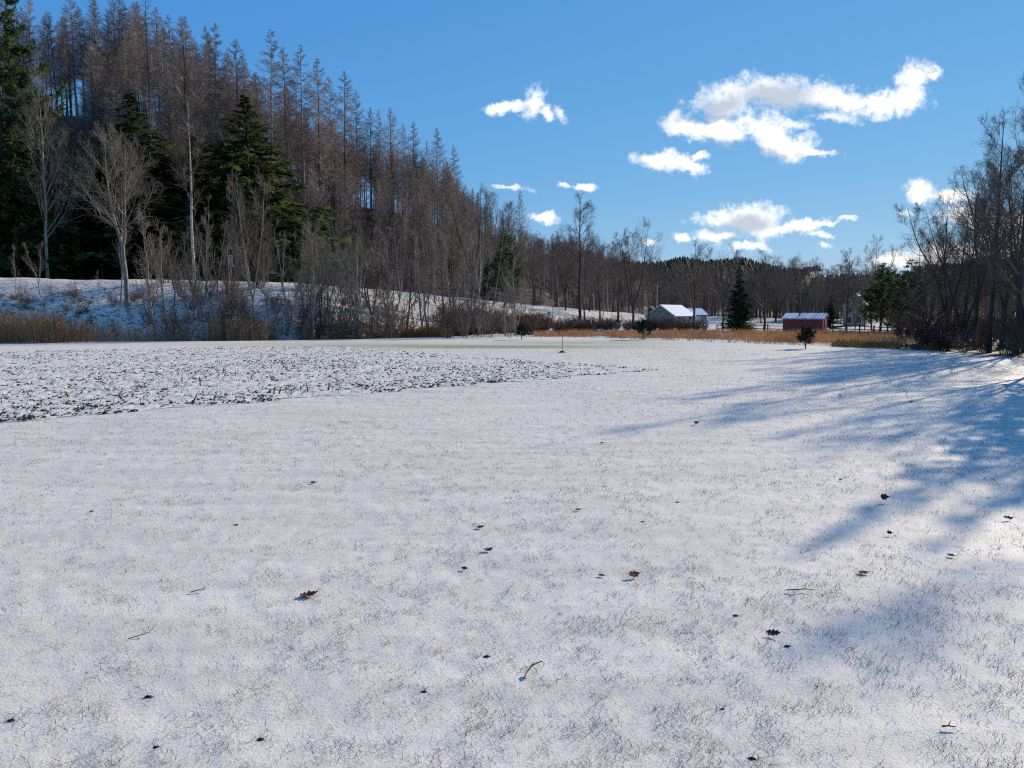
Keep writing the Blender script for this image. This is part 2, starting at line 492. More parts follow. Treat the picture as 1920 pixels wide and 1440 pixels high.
M['gold_grass'] = mat_plain('golden_dry_grass', (0.50, 0.33, 0.185), (0.74, 0.53, 0.33), .25, transl=.62)
M['turf'] = mat_plain('green_brown_turf', (0.19, 0.165, 0.065), (0.44, 0.35, 0.18), .8, transl=.4)
M['blade'] = mat_plain('frosted_grass_blades', (0.075, 0.075, 0.058), (0.20, 0.19, 0.15), 2.0)
M['leaf'] = mat_plain('brown_oak_leaf', (0.15, 0.055, 0.030), (0.32, 0.15, 0.08), 30, rough=.55, spec=.3, transl=.5)
M['leaf_dark'] = mat_plain('dark_wet_leaf', (0.075, 0.036, 0.026), (0.17, 0.078, 0.055), 30, rough=.5, spec=.3, transl=.3)
M['stalk'] = mat_plain('tan_dry_stalk', (0.26, 0.17, 0.09), (0.44, 0.31, 0.18), 20)
M['dark_stalk'] = mat_plain('dark_dead_stalk', (0.045, 0.032, 0.024), (0.11, 0.08, 0.055), 8)
M['soil_bare'] = mat_plain('bare_dark_soil', (0.020, 0.014, 0.012), (0.055, 0.038, 0.030), 30, bump=.01)

# ------------------------------------------------------------------ ground sheet
def polar_sheet():
    azs = np.concatenate([np.arange(-180, -44, 4.0), np.arange(-44, 44, 0.18), np.arange(44, 180, 4.0)])
    rs = [0.02, 1.0, 2.2, 3.0]
    r = 3.4
    while r < 60: rs.append(r); r *= 1.0125
    rs += list(np.arange(60, 260, 1.3))
    r = 261.5
    while r < 9000: rs.append(r); r *= 1.045
    A, R = np.meshgrid(np.radians(azs), np.array(rs), indexing='ij')
    X, Y = R * np.sin(A), R * np.cos(A)
    Z = ground(X.ravel(), Y.ravel())
    X, Y = X.ravel(), Y.ravel()
    na, nr = len(azs), len(rs)
    idx = np.arange(na * nr).reshape(na, nr)
    a = idx; b = np.roll(idx, -1, axis=0)
    F = np.stack([a[:, :-1], a[:, 1:], b[:, 1:], b[:, :-1]], -1).reshape(-1, 4)[:, ::-1]
    sC, _ = sdist(CREST, X, Y); sF, _ = sdist(FOOT, X, Y); inner, _ = sdist(FIELD, X, Y)
    Rr = np.hypot(X, Y)
    forest = sstep(sF, -3, 6) * (1 - sstep(Rr, 700, 1000))
    right = sstep(X - 0.15 * Y, 15, 20) * (1 - sstep(Y, 60, 75)) * sstep(inner, -0.5, 2.5)      # hedgerow floor
    forest = np.maximum(forest, right)
    rough = sstep(inner, -1, 2) * (1 - forest) * (0.35 + 0.65 * sstep(-sC, 0, 13))
    wood = sstep(Rr, 420, 620)
    def spot(px, py, ax, ay):
        cx, cy = gp(px, py); return np.exp(-((X - cx) / ax) ** 2 - ((Y - cy) / ay) ** 2)
    melt = np.maximum.reduce([spot(930, 650, 13, 3.2), .75 * spot(760, 648, 12, 3.2), .55 * spot(1090, 643, 10, 6), .35 * spot(640, 645, 14, 5), .5 * spot(1250, 638, 8, 3)])
    melt = np.clip(melt, 0, 1) * (1 - sstep(inner, -1, 1))
    me = mesh_np('ground', np.stack([X, Y, Z], -1), F, M['ground'], True, dict(forest=forest, rough=rough, wood=wood, melt=melt))
    tag(link('ground', me), kind='structure')
polar_sheet()

# ------------------------------------------------------------------ tilled garden plot
B_ = np.array(gp(1234, 694)); A_ = np.array(gp(0, 792)); C_ = np.array(gp(640, 651)); D_ = np.array((-58.0, 57.0))
E_ = A_ + (A_ - B_) / np.linalg.norm(A_ - B_) * 22
PLOT = [tuple(p) for p in (B_, C_, D_, (-58, E_[1]), E_)]
def plot_inside(X, Y):
    """distance to the nearest edge of the convex plot, positive inside"""
    d = np.full(np.shape(X), 1e9)
    for i in range(len(PLOT)):
        a, b = PLOT[i], PLOT[(i + 1) % len(PLOT)]
        dx, dy = b[0] - a[0], b[1] - a[1]
        s = (dx * (Y - a[1]) - dy * (X - a[0])) / math.hypot(dx, dy)
        d = np.minimum(d, s)
    return d
def garden():
    azs = np.radians(np.arange(-48, 13, 0.13)); rs = [13.0]
    while rs[-1] < 66: rs.append(rs[-1] * 1.0052)
    A, R = np.meshgrid(azs, np.array(rs), indexing='ij')
    X, Y = R * np.sin(A), R * np.cos(A)
    d = plot_inside(X, Y)
    wob = 1.1 * (fbm(X / 1.0, Y / 1.0, 3, 77) - 0.5)
    k = sstep(d + wob, -0.05, 0.35)
    cl = fbm(X / 0.26, Y / 0.26, 4, 61, 0.6)
    ridg = 1 - np.abs(2 * fbm(X / 0.75, Y / 0.75, 3, 65) - 1)
    hgt = 0.13 * (cl - 0.47) + 0.035 * (ridg - 0.6)
    Z = ground(X.ravel(), Y.ravel()).reshape(X.shape) * 1.0 + k * np.maximum(0.012 + hgt, -0.03) + 0.006
    Z = np.where(k > 0.001, Z, -0.15)
    na, nr = X.shape
    idx = np.arange(na * nr).reshape(na, nr)
    F = np.stack([idx[:-1, :-1], idx[1:, :-1], idx[1:, 1:], idx[:-1, 1:]], -1)
    keep = (d[:-1, :-1] > -0.35) & (d[1:, 1:] > -0.35)
    F = F[keep].reshape(-1, 4)
    used = np.unique(F); mp = np.full(na * nr, -1); mp[used] = np.arange(len(used))
    V = np.stack([X, Y, Z], -1).reshape(-1, 3)[used]
    tag(link('garden_plot', mesh_np('garden_plot', V, mp[F], M['soil'], False)), kind='structure')
    # loose clods lying over the plot
    r = np.random.default_rng(5)
    n = 46000
    az = np.radians(r.uniform(-44, 12, n)); rr = 13 + 50 * r.random(n) ** 1.3
    x, y = rr * np.sin(az), rr * np.cos(az)
    dd = plot_inside(x, y)
    ok = (dd + 1.1 * (fbm(x, y, 3, 77) - .5) > 0.0) & (vnoise(x / 1.7, y / 1.7, 9) > 0.25); x, y, dd = x[ok], y[ok], dd[ok]
    n = len(x)
    base = np.array([[0, 0, 1], [.9, 0, .3], [.28, .86, .25], [-.73, .53, .35], [-.73, -.53, .2], [.28, -.86, .3], [.8, .5, -.3], [-.3, .9, -.3], [-.95, 0, -.3], [-.3, -.9, -.3], [.75, -.55, -.3]])
    tri = np.array([[0, 1, 2], [0, 2, 3], [0, 3, 4], [0, 4, 5], [0, 5, 1], [1, 6, 2], [2, 7, 3], [3, 8, 4], [4, 9, 5], [5, 10, 1], [2, 6, 7], [3, 7, 8], [4, 8, 9], [5, 9, 10], [1, 10, 6]])
    s = 0.012 + 0.042 * r.random(n) ** 2.8 + 0.018 * (dd < 0.5) * r.random(n)
    Vb = base[None] * r.uniform(.7, 1.3, (n, len(base), 1)) * s[:, None, None] * np.array([1.25, .9, .8])
    th = r.uniform(0, 6.28, n); c, sn = np.cos(th)[:, None], np.sin(th)[:, None]
    Vx = Vb[..., 0] * c - Vb[..., 1] * sn + x[:, None]; Vy = Vb[..., 0] * sn + Vb[..., 1] * c + y[:, None]
    Vz = Vb[..., 2] + (0.02 + 0.02 * r.random(n))[:, None]
    V = np.stack([Vx, Vy, Vz], -1).reshape(-1, 3)
    F = (tri[None] + (np.arange(n) * len(base))[:, None, None]).reshape(-1, 3)
    tag(link('soil_clods', mesh_np('soil_clods', V, F, M['clod'])), 'dark lumps of turned soil dusted with snow across the garden plot', 'soil', kind='stuff')
    # crop stubble and wilted leaves
    n = 6000
    az = np.radians(r.uniform(-44, 12, n)); rr = 14 + 46 * r.random(n) ** 1.2
    x, y = rr * np.sin(az), rr * np.cos(az); ok = plot_inside(x, y) > 0.05; x, y = x[ok], y[ok]; n = len(x)
    h = 0.05 + 0.22 * r.random(n) ** 2.2
    P = np.zeros((n, 3, 3)); P[:, 0] = np.stack([x, y, x * 0], -1)
    dr = norm(np.stack([r.normal(0, .9, n), r.normal(0, .9, n), r.uniform(.25, 1.3, n)], -1))
    P[:, 1] = P[:, 0] + dr * h[:, None] * .6
    P[:, 2] = P[:, 1] + norm(dr + r.normal(0, .5, (n, 3))) * h[:, None] * .5
    Rr = np.full((n, 3), 1.0) * (0.008 + 0.010 * r.random(n))[:, None] * np.array([1, .9, .5])
    V, F = tubes(P, Rr, 3)
    tag(link('crop_stubble', mesh_np('crop_stubble', V, F, M['dark_stalk'])), 'dark broken crop stubble sticking out of the snowy garden plot', 'stubble', kind='stuff')
garden()

# ------------------------------------------------------------------ grass blades through the snow of the field
def blades():
    r = np.random.default_rng(3)
    n = 520000
    az = np.radians(r.uniform(-41, 41, n))
    u = r.random(n)
    rr = 3.4 * (58 / 3.4) ** u ** 0.92
    x, y = rr * np.sin(az), rr * np.cos(az)
    cl = fbm(x / 0.20, y / 0.20, 3, 101) * .8 + fbm(x / 1.9, y / 1.9, 3, 103) * .35
    p = .10 + .75 * sstep(cl, 0.52, 0.80)
    inner, _ = sdist(FIELD, x, y)
    ok = (r.random(n) < p) & (inner < -0.3) & (plot_inside(x, y) < 0)
    x, y, rr = x[ok], y[ok], rr[ok]; n = len(x)
    z = ground(x, y)
    h = (0.014 + 0.062 * r.random(n) ** 2.4) * (1 + 0.012 * rr)
    lean = r.normal(0, 1, (n, 2)) + np.array([-0.5, -0.2])
    lean = lean / np.linalg.norm(lean, axis=1, keepdims=True) * r.uniform(.4, 2.2, n)[:, None]
    d = norm(np.stack([lean[:, 0], lean[:, 1], np.ones(n)], -1))
    w = (0.0009 + 0.00016 * rr) * r.uniform(.7, 1.3, n)
    side = norm(np.stack([np.cos(az[ok]), -np.sin(az[ok]), 0 * x], -1) + 0.6 * r.normal(size=(n, 3)))
    b = np.stack([x, y, z - 0.004], -1)
    V = np.stack([b - side * w[:, None], b + side * w[:, None], b + d * h[:, None]], 1)
    F = np.arange(3 * n).reshape(n, 3)
    tag(link('grass_blades', mesh_np('grass_blades', V, F, M['blade'])), 'short grey green grass blades poking through the thin snow of the field', 'grass', kind='stuff')
    return n
NB = blades()

# ------------------------------------------------------------------ tree builders (prototype meshes, base at origin, unit metres)
def trunk_line(r, h, K, wob, lean=(0, 0)):
    P = np.zeros((1, K, 3)); t = np.linspace(0, 1, K)
    P[0, :, 2] = t * h
    wx = np.cumsum(r.normal(0, wob, K)) ; wy = np.cumsum(r.normal(0, wob, K)); wx -= wx[0]; wy -= wy[0]
    P[0, :, 0] = wx + lean[0] * t ** 1.3 * h; P[0, :, 1] = wy + lean[1] * t ** 1.3 * h
    return P

def hardwood(seed, h=15, r0=0.2, forks=1, fork_t=0.25, n1=16, n2=8, n3=7, n4=0, ang=0.75, up=0.16, spread=0.30, clear=0.25, wob=0.12, tw=0.012, spreadfork=0.28):
    """leafless broadleaf tree: trunk polylines, boughs, branches, twigs"""
    r = np.random.default_rng(seed)
    T = trunk_line(r, h * (0.96 if forks == 1 else fork_t), 9, wob * .5)
    stems, srad = T, np.linspace(r0, r0 * (0.12 if forks == 1 else .8), 9)[None]
    tr = [tubes(T, srad * np.array([1.25] + [1] * 8), 8)]
    if forks > 1:
        K = 9; st = np.zeros((forks, K, 3)); rad = np.zeros((forks, K))
        a0 = r.uniform(0, 6.28)
        for i in range(forks):
            a = a0 + i * 6.283 / forks + r.normal(0, .3)
            d = norm(np.array([math.cos(a) * spreadfork, math.sin(a) * spreadfork, 1.0])); p = T[0, -1] - np.array([0, 0, 0.1])
            L_ = h * (1 - fork_t) * r.uniform(.82, 1.03)
            for k in range(K):
                st[i, k] = p; p = p + d * L_ / (K - 1); d = norm(d + np.array([0, 0, .09]) + r.normal(0, wob * .45, 3))
            rad[i] = np.linspace(r0 * .72, r0 * .07, K)
        stems, srad = st, rad
        tr.append(tubes(st, rad, 6))
    cr = []
    L1, R1 = kids(stems, srad, r, n1, clear if forks == 1 else 0.08, 0.97, lambda t, p: h * spread * (1.15 - 0.85 * t), ang, 6, up, wob, .5, .22, .012, True)
    cr.append(tubes(L1, R1, 4))
    L2, R2 = kids(L1, R1, r, n2, .2, .98, lambda t, p: p * .52 * (1.15 - .6 * t), .62, 4, up * .8, wob * 1.1, .55, .3, tw, True)
    cr.append(tubes(L2, R2, 3))
    L3, R3 = kids(L2, R2, r, n3, .15, 1.0, lambda t, p: np.maximum(p * .5, .35), .6, 3, up * .5, wob * 1.2, .6, .4, tw * .7, True)
    cr.append(tubes(L3, R3, 3))
    if n4:
        L4, R4 = kids(L3, R3, r, n4, .2, 1.0, lambda t, p: np.maximum(p * .55, .25), .55, 2, 0, .1, .6, .4, tw * .55, True)
        cr.append(tubes(L4, R4, 3))
    return cat_mesh(tr), cat_mesh(cr), h

def larch(seed, h=26, bare=0.42, wmax=2.9, n=110, n2=14):
    r = np.random.default_rng(seed)
    T = trunk_line(r, h, 10, 0.06); R = np.linspace(.24, .02, 10)[None]
    tr = [tubes(T, R * np.array([1.2] + [1] * 9), 7)]
    # a few dead stubs low down
    S, RS = kids(T, R, r, 16, .15, bare, lambda t, p: .5 + 0 * t, 1.4, 2, 0, .05, .2, .5, .010, True)
    tr.append(tubes(S, RS, 3))
    L1, R1 = kids(T, R, r, n, bare, .995, lambda t, p: .18 + wmax * np.minimum(1, (1 - t) / (1 - bare) * 1.15) ** .8 * (0.75 + .25 * np.minimum(1, (t - bare) * 6)), 1.42, 5, .17, .06, .32, .3, .014, True)
    L2, R2 = kids(L1, R1, r, n2, .08, 1.0, lambda t, p: np.maximum(p * .30, .10), .8, 2, -.1, .1, .5, .5, .0135, True)
    return cat_mesh(tr), cat_mesh([tubes(L1, R1, 3), tubes(L2, R2, 3)]), h

def sprays(P, r, n, size, t0=.15, flat=.4, droop=0., wid=.34):
    """small leafy tips spread along branches: one bent diamond (2 triangles) each"""
    B = len(P); t = t0 + (1 - t0) * r.random((B, n)) ** .8
    p, d, _, _ = along(P, t)
    p, d = p.reshape(-1, 3), d.reshape(-1, 3); N = len(p)
    s = norm(np.cross(d, np.array([0, 0, 1.0])) + 1e-6)
    sg = r.choice([-1, 1], N)[:, None]
    dirv = norm(d * r.uniform(.2, 1.0, (N, 1)) + s * sg * r.uniform(.1, 1.0, (N, 1)) + r.normal(0, flat, (N, 3)) - np.array([0, 0, droop]))
    side = norm(np.cross(dirv, np.array([0, 0, 1.0]) + r.normal(0, .5, (N, 3))))
    bl = np.linalg.norm(P[:, -1] - P[:, 0], axis=1); bl = np.clip(bl / (np.median(bl) + 1e-6), .3, 1.15)
    L_ = (size * r.uniform(.55, 1.3, N) * np.repeat(bl, n))[:, None]
    p = p + r.normal(0, size * .25, (N, 3)) * np.repeat(bl, n)[:, None]
    V = np.stack([p, p + dirv * L_ * .5 + side * L_ * wid, p + dirv * L_ - np.array([0, 0, 1]) * L_ * droop * .4, p + dirv * L_ * .5 - side * L_ * wid], 1)
    return V.reshape(-1, 3), np.arange(4 * N).reshape(N, 4)

def hemlock(seed, h=20, base=.06, wide=.24, n=230, ns=46, size=.42):
    r = np.random.default_rng(seed)
    T = trunk_line(r, h, 9, .05); R = np.linspace(.30, .02, 9)[None]
    L1, R1 = kids(T, R, r, n, base, .995, lambda t, p: .12 + h * wide * (1 - t) ** 1.02 * r.uniform(.7, 1.2, t.shape), 1.45, 5, -.05, .05, .25, .3, .015, True)
    return cat_mesh([tubes(T, R, 7)]), cat_mesh([tubes(L1, R1, 3), sprays(L1, r, ns, size, .12, .25, .25)]), h

def pine(seed, h=28, base=.25, wide=.20, whorl=22, per=6, ns=90, size=.42, up=.10):
    """white pine: separate level boughs with tufts of needles"""
    r = np.random.default_rng(seed)
    T = trunk_line(r, h, 9, .07); R = np.linspace(.36, .03, 9)[None]
    L = []; RR = []
    for k in range(whorl):
        t = base + (1 - base) * (k + r.uniform(.2, .8)) / whorl
        q, rq = kids(T, R, r, per, t, min(t + .012, .998), lambda tt, p: .5 + h * wide * (1 - tt) ** .7 * r.uniform(.55, 1.15, tt.shape), 1.42, 6, up, .07, .3, .25, .02)
        L.append(q); RR.append(rq)
    L1, R1 = np.concatenate(L), np.concatenate(RR)
    L2, R2 = kids(L1, R1, r, 5, .3, .95, lambda t, p: p * .3, .7, 3, .04, .08, .5, .4, .01, True)
    return cat_mesh([tubes(T, R, 8)]), cat_mesh([tubes(L1, R1, 4), tubes(L2, R2, 3), sprays(L1, r, ns // 2, size, .45, .42, -.1, .22), sprays(L2, r, ns // 5, size, .2, .42, -.1, .22)]), h

def young_pine(seed, h=2.0, wide=.55, n=46, ns=85, up=.16, base=.22):
    r = np.random.default_rng(seed)
    T = trunk_line(r, h * .9, 7, .02); R = np.linspace(.05, .012, 7)[None]
    L1, R1 = kids(T, R, r, n, base, .99, lambda t, p: .10 + h * wide * (1.05 - .85 * t) * r.uniform(.55, 1.1, t.shape), 1.15, 5, up, .10, .4, .35, .006, True)
    L2, R2 = kids(L1, R1, r, 4, .3, .95, lambda t, p: p * .42, .7, 3, .1, .08, .6, .5, .004, True)
    return cat_mesh([tubes(T, R, 7)]), cat_mesh([tubes(L1, R1, 3), tubes(L2, R2, 3), sprays(L1, r, ns, .13, .35, .5, -.12, .12), sprays(L2, r, ns // 4, .13, .2, .5, -.12, .12)]), h

def shrub(seed, h=3, stems=14, lean=.45, n1=7, n2=6, tw=.010, r0=.03, up=.05):
    r = np.random.default_rng(seed)
    K = 6; P = np.zeros((stems, K, 3)); R = np.zeros((stems, K))
    for i in range(stems):
        a = r.uniform(0, 6.283); d = norm(np.array([math.cos(a) * lean * r.uniform(.2, 1.3), math.sin(a) * lean * r.uniform(.2, 1.3), 1.0]))
        p = np.array([math.cos(a), math.sin(a), 0]) * r.uniform(0, .22) * h * .5; L_ = h * r.uniform(.6, 1.05)
        p[2] = -.1
        for k in range(K):
            P[i, k] = p; p = p + d * L_ / (K - 1); d = norm(d + np.array([0, 0, up]) + r.normal(0, .11, 3))
        R[i] = np.linspace(r0, r0 * .3, K) * r.uniform(.6, 1.2)
    L1, R1 = kids(P, R, r, n1, .2, .98, lambda t, p: p * .38 * (1.1 - .5 * t), .6, 4, .06, .13, .6, .35, tw, True)
    L2, R2 = kids(L1, R1, r, n2, .15, 1, lambda t, p: np.maximum(p * .42, .18), .6, 2, 0, .1, .6, .5, tw * .75, True)
    return cat_mesh([tubes(P, R, 4), tubes(L1, R1, 3), tubes(L2, R2, 3)])

PROTO = {}
def proto(key, gen, tmat, cmat):
    (tv, tf), (cv, cf), h = gen
    PROTO[key] = (mesh_np(key + '_trunk', tv, tf, M[tmat], True), mesh_np(key + '_crown', cv, cf, M[cmat]), h)

for i in range(6): proto('larch%d' % i, larch(100 + i, 26, [.34, .40, .30, .45, .37, .32][i], [4.0, 3.5, 4.4, 3.2, 4.1, 3.7][i], [150, 135, 165, 120, 150, 140][i], 25), 'bark_dark' if i in (0, 2, 4) else 'bark_grey', 'larch_twig')
proto('openlarch', larch(120, 30, .25, 5.2, 90, 12), 'bark_dark', 'twig_dark')
for i in range(6): proto('pole%d' % i, hardwood(200 + i, 15, .12, 1 if i % 2 else 2, .3, 12, 5, 5, 0, .55, .2, .22, .35, .12, .014, .16), 'bark_grey' if i % 3 else 'bark_dark', 'twig')
for i in range(4): proto('bigpale%d' % i, hardwood(300 + i, 20, .26, [2, 1, 3, 2][i], [.33, .3, .25, .2][i], [17, 26, 13, 15][i], 9, 6, 3, .75, .13, .34, .22, .13, .012, .26), 'bark_pale', 'twig_pale')
for i in range(4): proto('sapling%d' % i, hardwood(320 + i, 9, .08, [1, 2, 3, 1][i], [.3, .2, .15, .3][i], [14, 9, 7, 18][i], 5, 5, 0, .55, .2, .28, .2, .13, .011, .22), 'bark_grey', 'twig_pale')
for i in range(5): proto('bigdark%d' % i, hardwood(400 + i, 18, .25, [1, 2, 3, 1, 4][i], [.3, .3, .2, .3, .12][i], [24, 15, 12, 28, 10][i], 9, 7, 4, .78, .11, .37, .22, .14, .010, .36), 'bark_dark', 'twig_dark')
proto('birch', hardwood(450, 15, .12, 1, .3, 20, 6, 6, 2, .6, .1, .22, .4, .1, .010), 'birch', 'twig')
for i in range(2): proto('hemlock%d' % i, hemlock(500 + i, 20, .02, [.36, .40][i], 300, 60, .5), 'bark_dark', 'hemlock')
for i in range(2): proto('pine%d' % i, pine(520 + i, 28, [.12, .2][i], [.24, .30][i], 22, 7, 110, .5), 'bark_dark', 'pine')
proto('spruce', hemlock(540, 16, .04, .21, 220, 44, .36), 'bark_dark', 'spruce')
proto('young0', young_pine(560, 2.0, .66, 38, 70, .22, .26), 'bark_dark', 'spruce')
proto('young1', young_pine(561, 1.8, .58, 38, 70, .12, .20), 'bark_dark', 'spruce')
proto('young2', young_pine(562, 1.8, .70, 40, 70, .05, .26), 'bark_dark', 'spruce')
SHRUB = {}
for i in range(4):
    SHRUB['grey%d' % i] = (mesh_np('grey_shrub', *shrub(600 + i, 3.2, 15, .5, 7, 6, .011), M['twig']), 3.2)
    SHRUB['red%d' % i] = (mesh_np('red_shrub', *shrub(620 + i, 2.4, 22, .55, 8, 7, .012), M['red_twig']), 2.4)
    SHRUB['dark%d' % i] = (mesh_np('dark_shrub', *shrub(640 + i, 4.0, 18, .55, 9, 8, .012), M['twig_dark']), 4.0)
    SHRUB['pale%d' % i] = (mesh_np('pale_shrub', *shrub(660 + i, 4.5, 9, .35, 8, 6, .010), M['twig_pale']), 4.5)

def tree(key, x, y, h, label, cat='tree', group=None, name='bare_tree', wide=1.0, rz=None, lean=(0, 0), z=None):
    tm, cm, ph = PROTO[key]
    o = thing(name, label, cat, (x, y, (gz(x, y) if z is None else z) - .12), 0, group)
    o.rotation_euler = (lean[1], lean[0], random.uniform(0, 6.28) if rz is None else rz)
    s = h / ph
    o.scale = (s * wide, s * wide, s)
    tk = link('trunk', tm, o); cr = link('crown', cm, o)
    SAMPLE.setdefault(key, (tk, cr))
    return o

def tree_px(key, px, Y, top, label, **kw):
    """a tree whose foot stands at distance Y under pixel column px and whose tip reaches row top"""
    x = at(px, 590, Y)[0]; z = gz(x, Y)
    return tree(key, x, Y, max(at(px, top, Y)[2] - z, 1.0), label, **kw)

def tree_hit(key, px, py, top, label, **kw):
    x, y = hit(px, py)
    return tree(key, x, y, max(at(px, top, y)[2] - gz(x, y), .8), label, **kw)

def bush(key, x, y, h, label, group=None, name='shrub', wide=1.0):
    me, ph = SHRUB[key]
    o = link(name, me); s = h / ph
    o.location = (x, y, gz(x, y)); o.scale = (s * wide, s * wide, s); o.rotation_euler = (0, 0, random.uniform(0, 6.28))
    return tag(o, label, 'shrub', group)

def tree_mass(name, label, cat, X, Y, H, keys, pick, seed):
    """a wood nobody could count: points carrying the trees above as instances"""
    r = np.random.default_rng(seed); n = len(X)
    Z = ground(X, Y) - .15
    me = mesh_np(name, np.stack([X, Y, Z], -1), [], None) if False else bpy.data.meshes.new(name)
    me.vertices.add(n); me.vertices.foreach_set('co', np.ascontiguousarray(np.stack([X, Y, Z], -1), dtype=np.float32).ravel())
    hs = np.array([PROTO[keys[k]][2] for k in pick]); sc = np.asarray(H) / hs
    w = r.uniform(.85, 1.2, n)
    a = me.attributes.new('size', 'FLOAT_VECTOR', 'POINT'); a.data.foreach_set('vector', np.ascontiguousarray(np.stack([sc * w, sc * w, sc], -1), dtype=np.float32).ravel())
    a = me.attributes.new('turn', 'FLOAT_VECTOR', 'POINT'); a.data.foreach_set('vector', np.ascontiguousarray(np.stack([r.normal(0, .04, n), r.normal(0, .04, n), r.uniform(0, 6.28, n)], -1), dtype=np.float32).ravel())
    a = me.attributes.new('sort', 'INT', 'POINT'); a.data.foreach_set('value', np.ascontiguousarray(pick, dtype=np.int32))
    o = tag(link(name, me), label, cat, kind='stuff')
    ng = bpy.data.node_groups.new(name, 'GeometryNodeTree')
    ng.interface.new_socket('Geometry', in_out='INPUT', socket_type='NodeSocketGeometry'); ng.interface.new_socket('Geometry', in_out='OUTPUT', socket_type='NodeSocketGeometry')
    N, L = ng.nodes, ng.links
    gi, go = N.new('NodeGroupInput'), N.new('NodeGroupOutput'); jn = N.new('GeometryNodeJoinGeometry')
    def named(k, t):
        q = N.new('GeometryNodeInputNamedAttribute'); q.data_type = t; q.inputs['Name'].default_value = k; return q.outputs['Attribute']
    sz, tn, so = named('size', 'FLOAT_VECTOR'), named('turn', 'FLOAT_VECTOR'), named('sort', 'INT')
    for i, k in enumerate(keys):
        cp = N.new('FunctionNodeCompare'); cp.data_type = 'INT'; cp.operation = 'EQUAL'
        ins = [q for q in cp.inputs if q.type == 'INT']; L.new(so, ins[0]); ins[1].default_value = i
        j2 = N.new('GeometryNodeJoinGeometry')
        for ob in SAMPLE[k]:
            oi = N.new('GeometryNodeObjectInfo'); oi.transform_space = 'ORIGINAL'; oi.inputs['Object'].default_value = ob; L.new(oi.outputs['Geometry'], j2.inputs[0])
        ip = N.new('GeometryNodeInstanceOnPoints')
        L.new(gi.outputs[0], ip.inputs['Points']); L.new(cp.outputs[0], ip.inputs['Selection']); L.new(j2.outputs[0], ip.inputs['Instance'])
        L.new(tn, ip.inputs['Rotation']); L.new(sz, ip.inputs['Scale']); L.new(ip.outputs[0], jn.inputs[0])
    L.new(jn.outputs[0], go.inputs[0])
    o.modifiers.new('trees', 'NODES').node_group = ng
    return o
SAMPLE = {}

ORD = ['first', 'second', 'third', 'fourth', 'fifth', 'sixth', 'seventh', 'eighth', 'ninth', 'tenth', 'eleventh', 'twelfth', 'thirteenth', 'fourteenth', 'fifteenth', 'sixteenth', 'seventeenth', 'eighteenth', 'nineteenth', 'twentieth', 'twenty-first', 'twenty-second', 'twenty-third', 'twenty-fourth', 'twenty-fifth']
def ranks(vals):
    o = sorted(range(len(vals)), key=lambda i: vals[i]); r_ = [0] * len(vals)
    for k, i in enumerate(o): r_[i] = k
    return [ORD[k] for k in r_]
def zone(px):
    for lim, t in ((150, 'above the left edge pine'), (360, 'above the large pale forked tree'), (560, 'above the broad right hemlock'), (700, 'right of the two broad hemlocks')):
        if px < lim: return t
    return 'towards the low right end of the stand'
def bank_zone(px):
    for lim, t in ((215, 'left of the large forked tree'), (400, 'between the forked tree and tall reeds'), (530, 'behind the tall right reed clump'), (700, 'left of the orange grass')):
        if px < lim: return t
    return 'right of the bank saplings'
# ------------------------------------------------------------------ the larch hill
def to_px(x, y, z):
    c, s = math.cos(PITCH), math.sin(PITCH)
    dz = z - CAM_H
    dep = y * c - dz * s
    return 960 + FOC * x / dep, 720 - FOC * (dz * c + y * s) / dep

# larches whose tips make the skyline: column, distance, row of the tip
sky_larch = [(362, 168, 28), (418, 176, 42), (462, 180, 72), (516, 185, 55), (547, 198, 88), (574, 196, 84), (604, 205, 108), (628, 222, 142), (652, 222, 132),
             (676, 240, 165), (700, 246, 200), (718, 252, 205), (738, 250, 200), (762, 268, 232), (778, 272, 228), (800, 292, 262), (822, 282, 238), (854, 292, 270), (840, 305, 300)]
for i, ((px, Y, top), od) in enumerate(zip(sky_larch, ranks([q[0] for q in sky_larch]))):
    tree_px('larch%d' % ((i * 5 + 2) % 6), px, Y, top, 'bare brown larch, %s from the left along the stepped hillside skyline' % od, cat='larch', group='larches along the skyline of the hill', name='larch_tree', wide=1.05)
tree_px('openlarch', 301, 158, -40, 'tall dark open-crowned larch standing above the conifers on the hillside', cat='larch', name='larch_tree', wide=.85)
r = np.random.default_rng(21)
cand = []
for gx in np.arange(-170, 40, 6.6):
    for gy in np.arange(110, 420, 6.6):
        x, y = gx + r.uniform(-2.8, 2.8), gy + r.uniform(-2.8, 2.8)
        cand.append((x, y))
cand = np.array(cand)
sF, _ = sdist(FOOT, cand[:, 0], cand[:, 1])
zg = ground(cand[:, 0], cand[:, 1])
pxs = np.array([to_px(x, y, z)[0] for (x, y), z in zip(cand, zg)])
u = r.random(len(cand))
lar = (sF > 22) & (sF < 84) & (pxs > -90) & (pxs < 860) & (u < .72)
sel = cand[lar]; order = np.argsort(np.hypot(sel[:, 0], sel[:, 1])); sel = sel[order][:265]
for i, (x, y) in enumerate(sel):
    h = r.uniform(21, 28) * (1 - .10 * sstep(y, 200, 330)) * (1 + .22 * float(sstep(-x, 50, 90)))
    # keep the drawn skyline: no tip may rise over the line of the outermost larches
    px = to_px(x, y, gz(x, y))[0]
    lim = np.interp(px, [-90, 330, 362, 516, 604, 652, 738, 822, 860], [-300, -60, 34, 62, 112, 140, 212, 250, 290])
    hm = at(px, lim + 8, y)[2] - gz(x, y)
    h = min(h, hm)
    if h < 13: continue
    tree('larch%d' % r.integers(0, 6), x, y, h, 'bare brown larch in the crowded hillside stand ' + zone(px), 'larch', 'larches in the hillside stand ' + zone(px), 'larch_tree', r.uniform(.85, 1.15))
pol = (sF > 1) & (sF < 40) & (pxs > -60) & (pxs < 1010) & (u > .12)
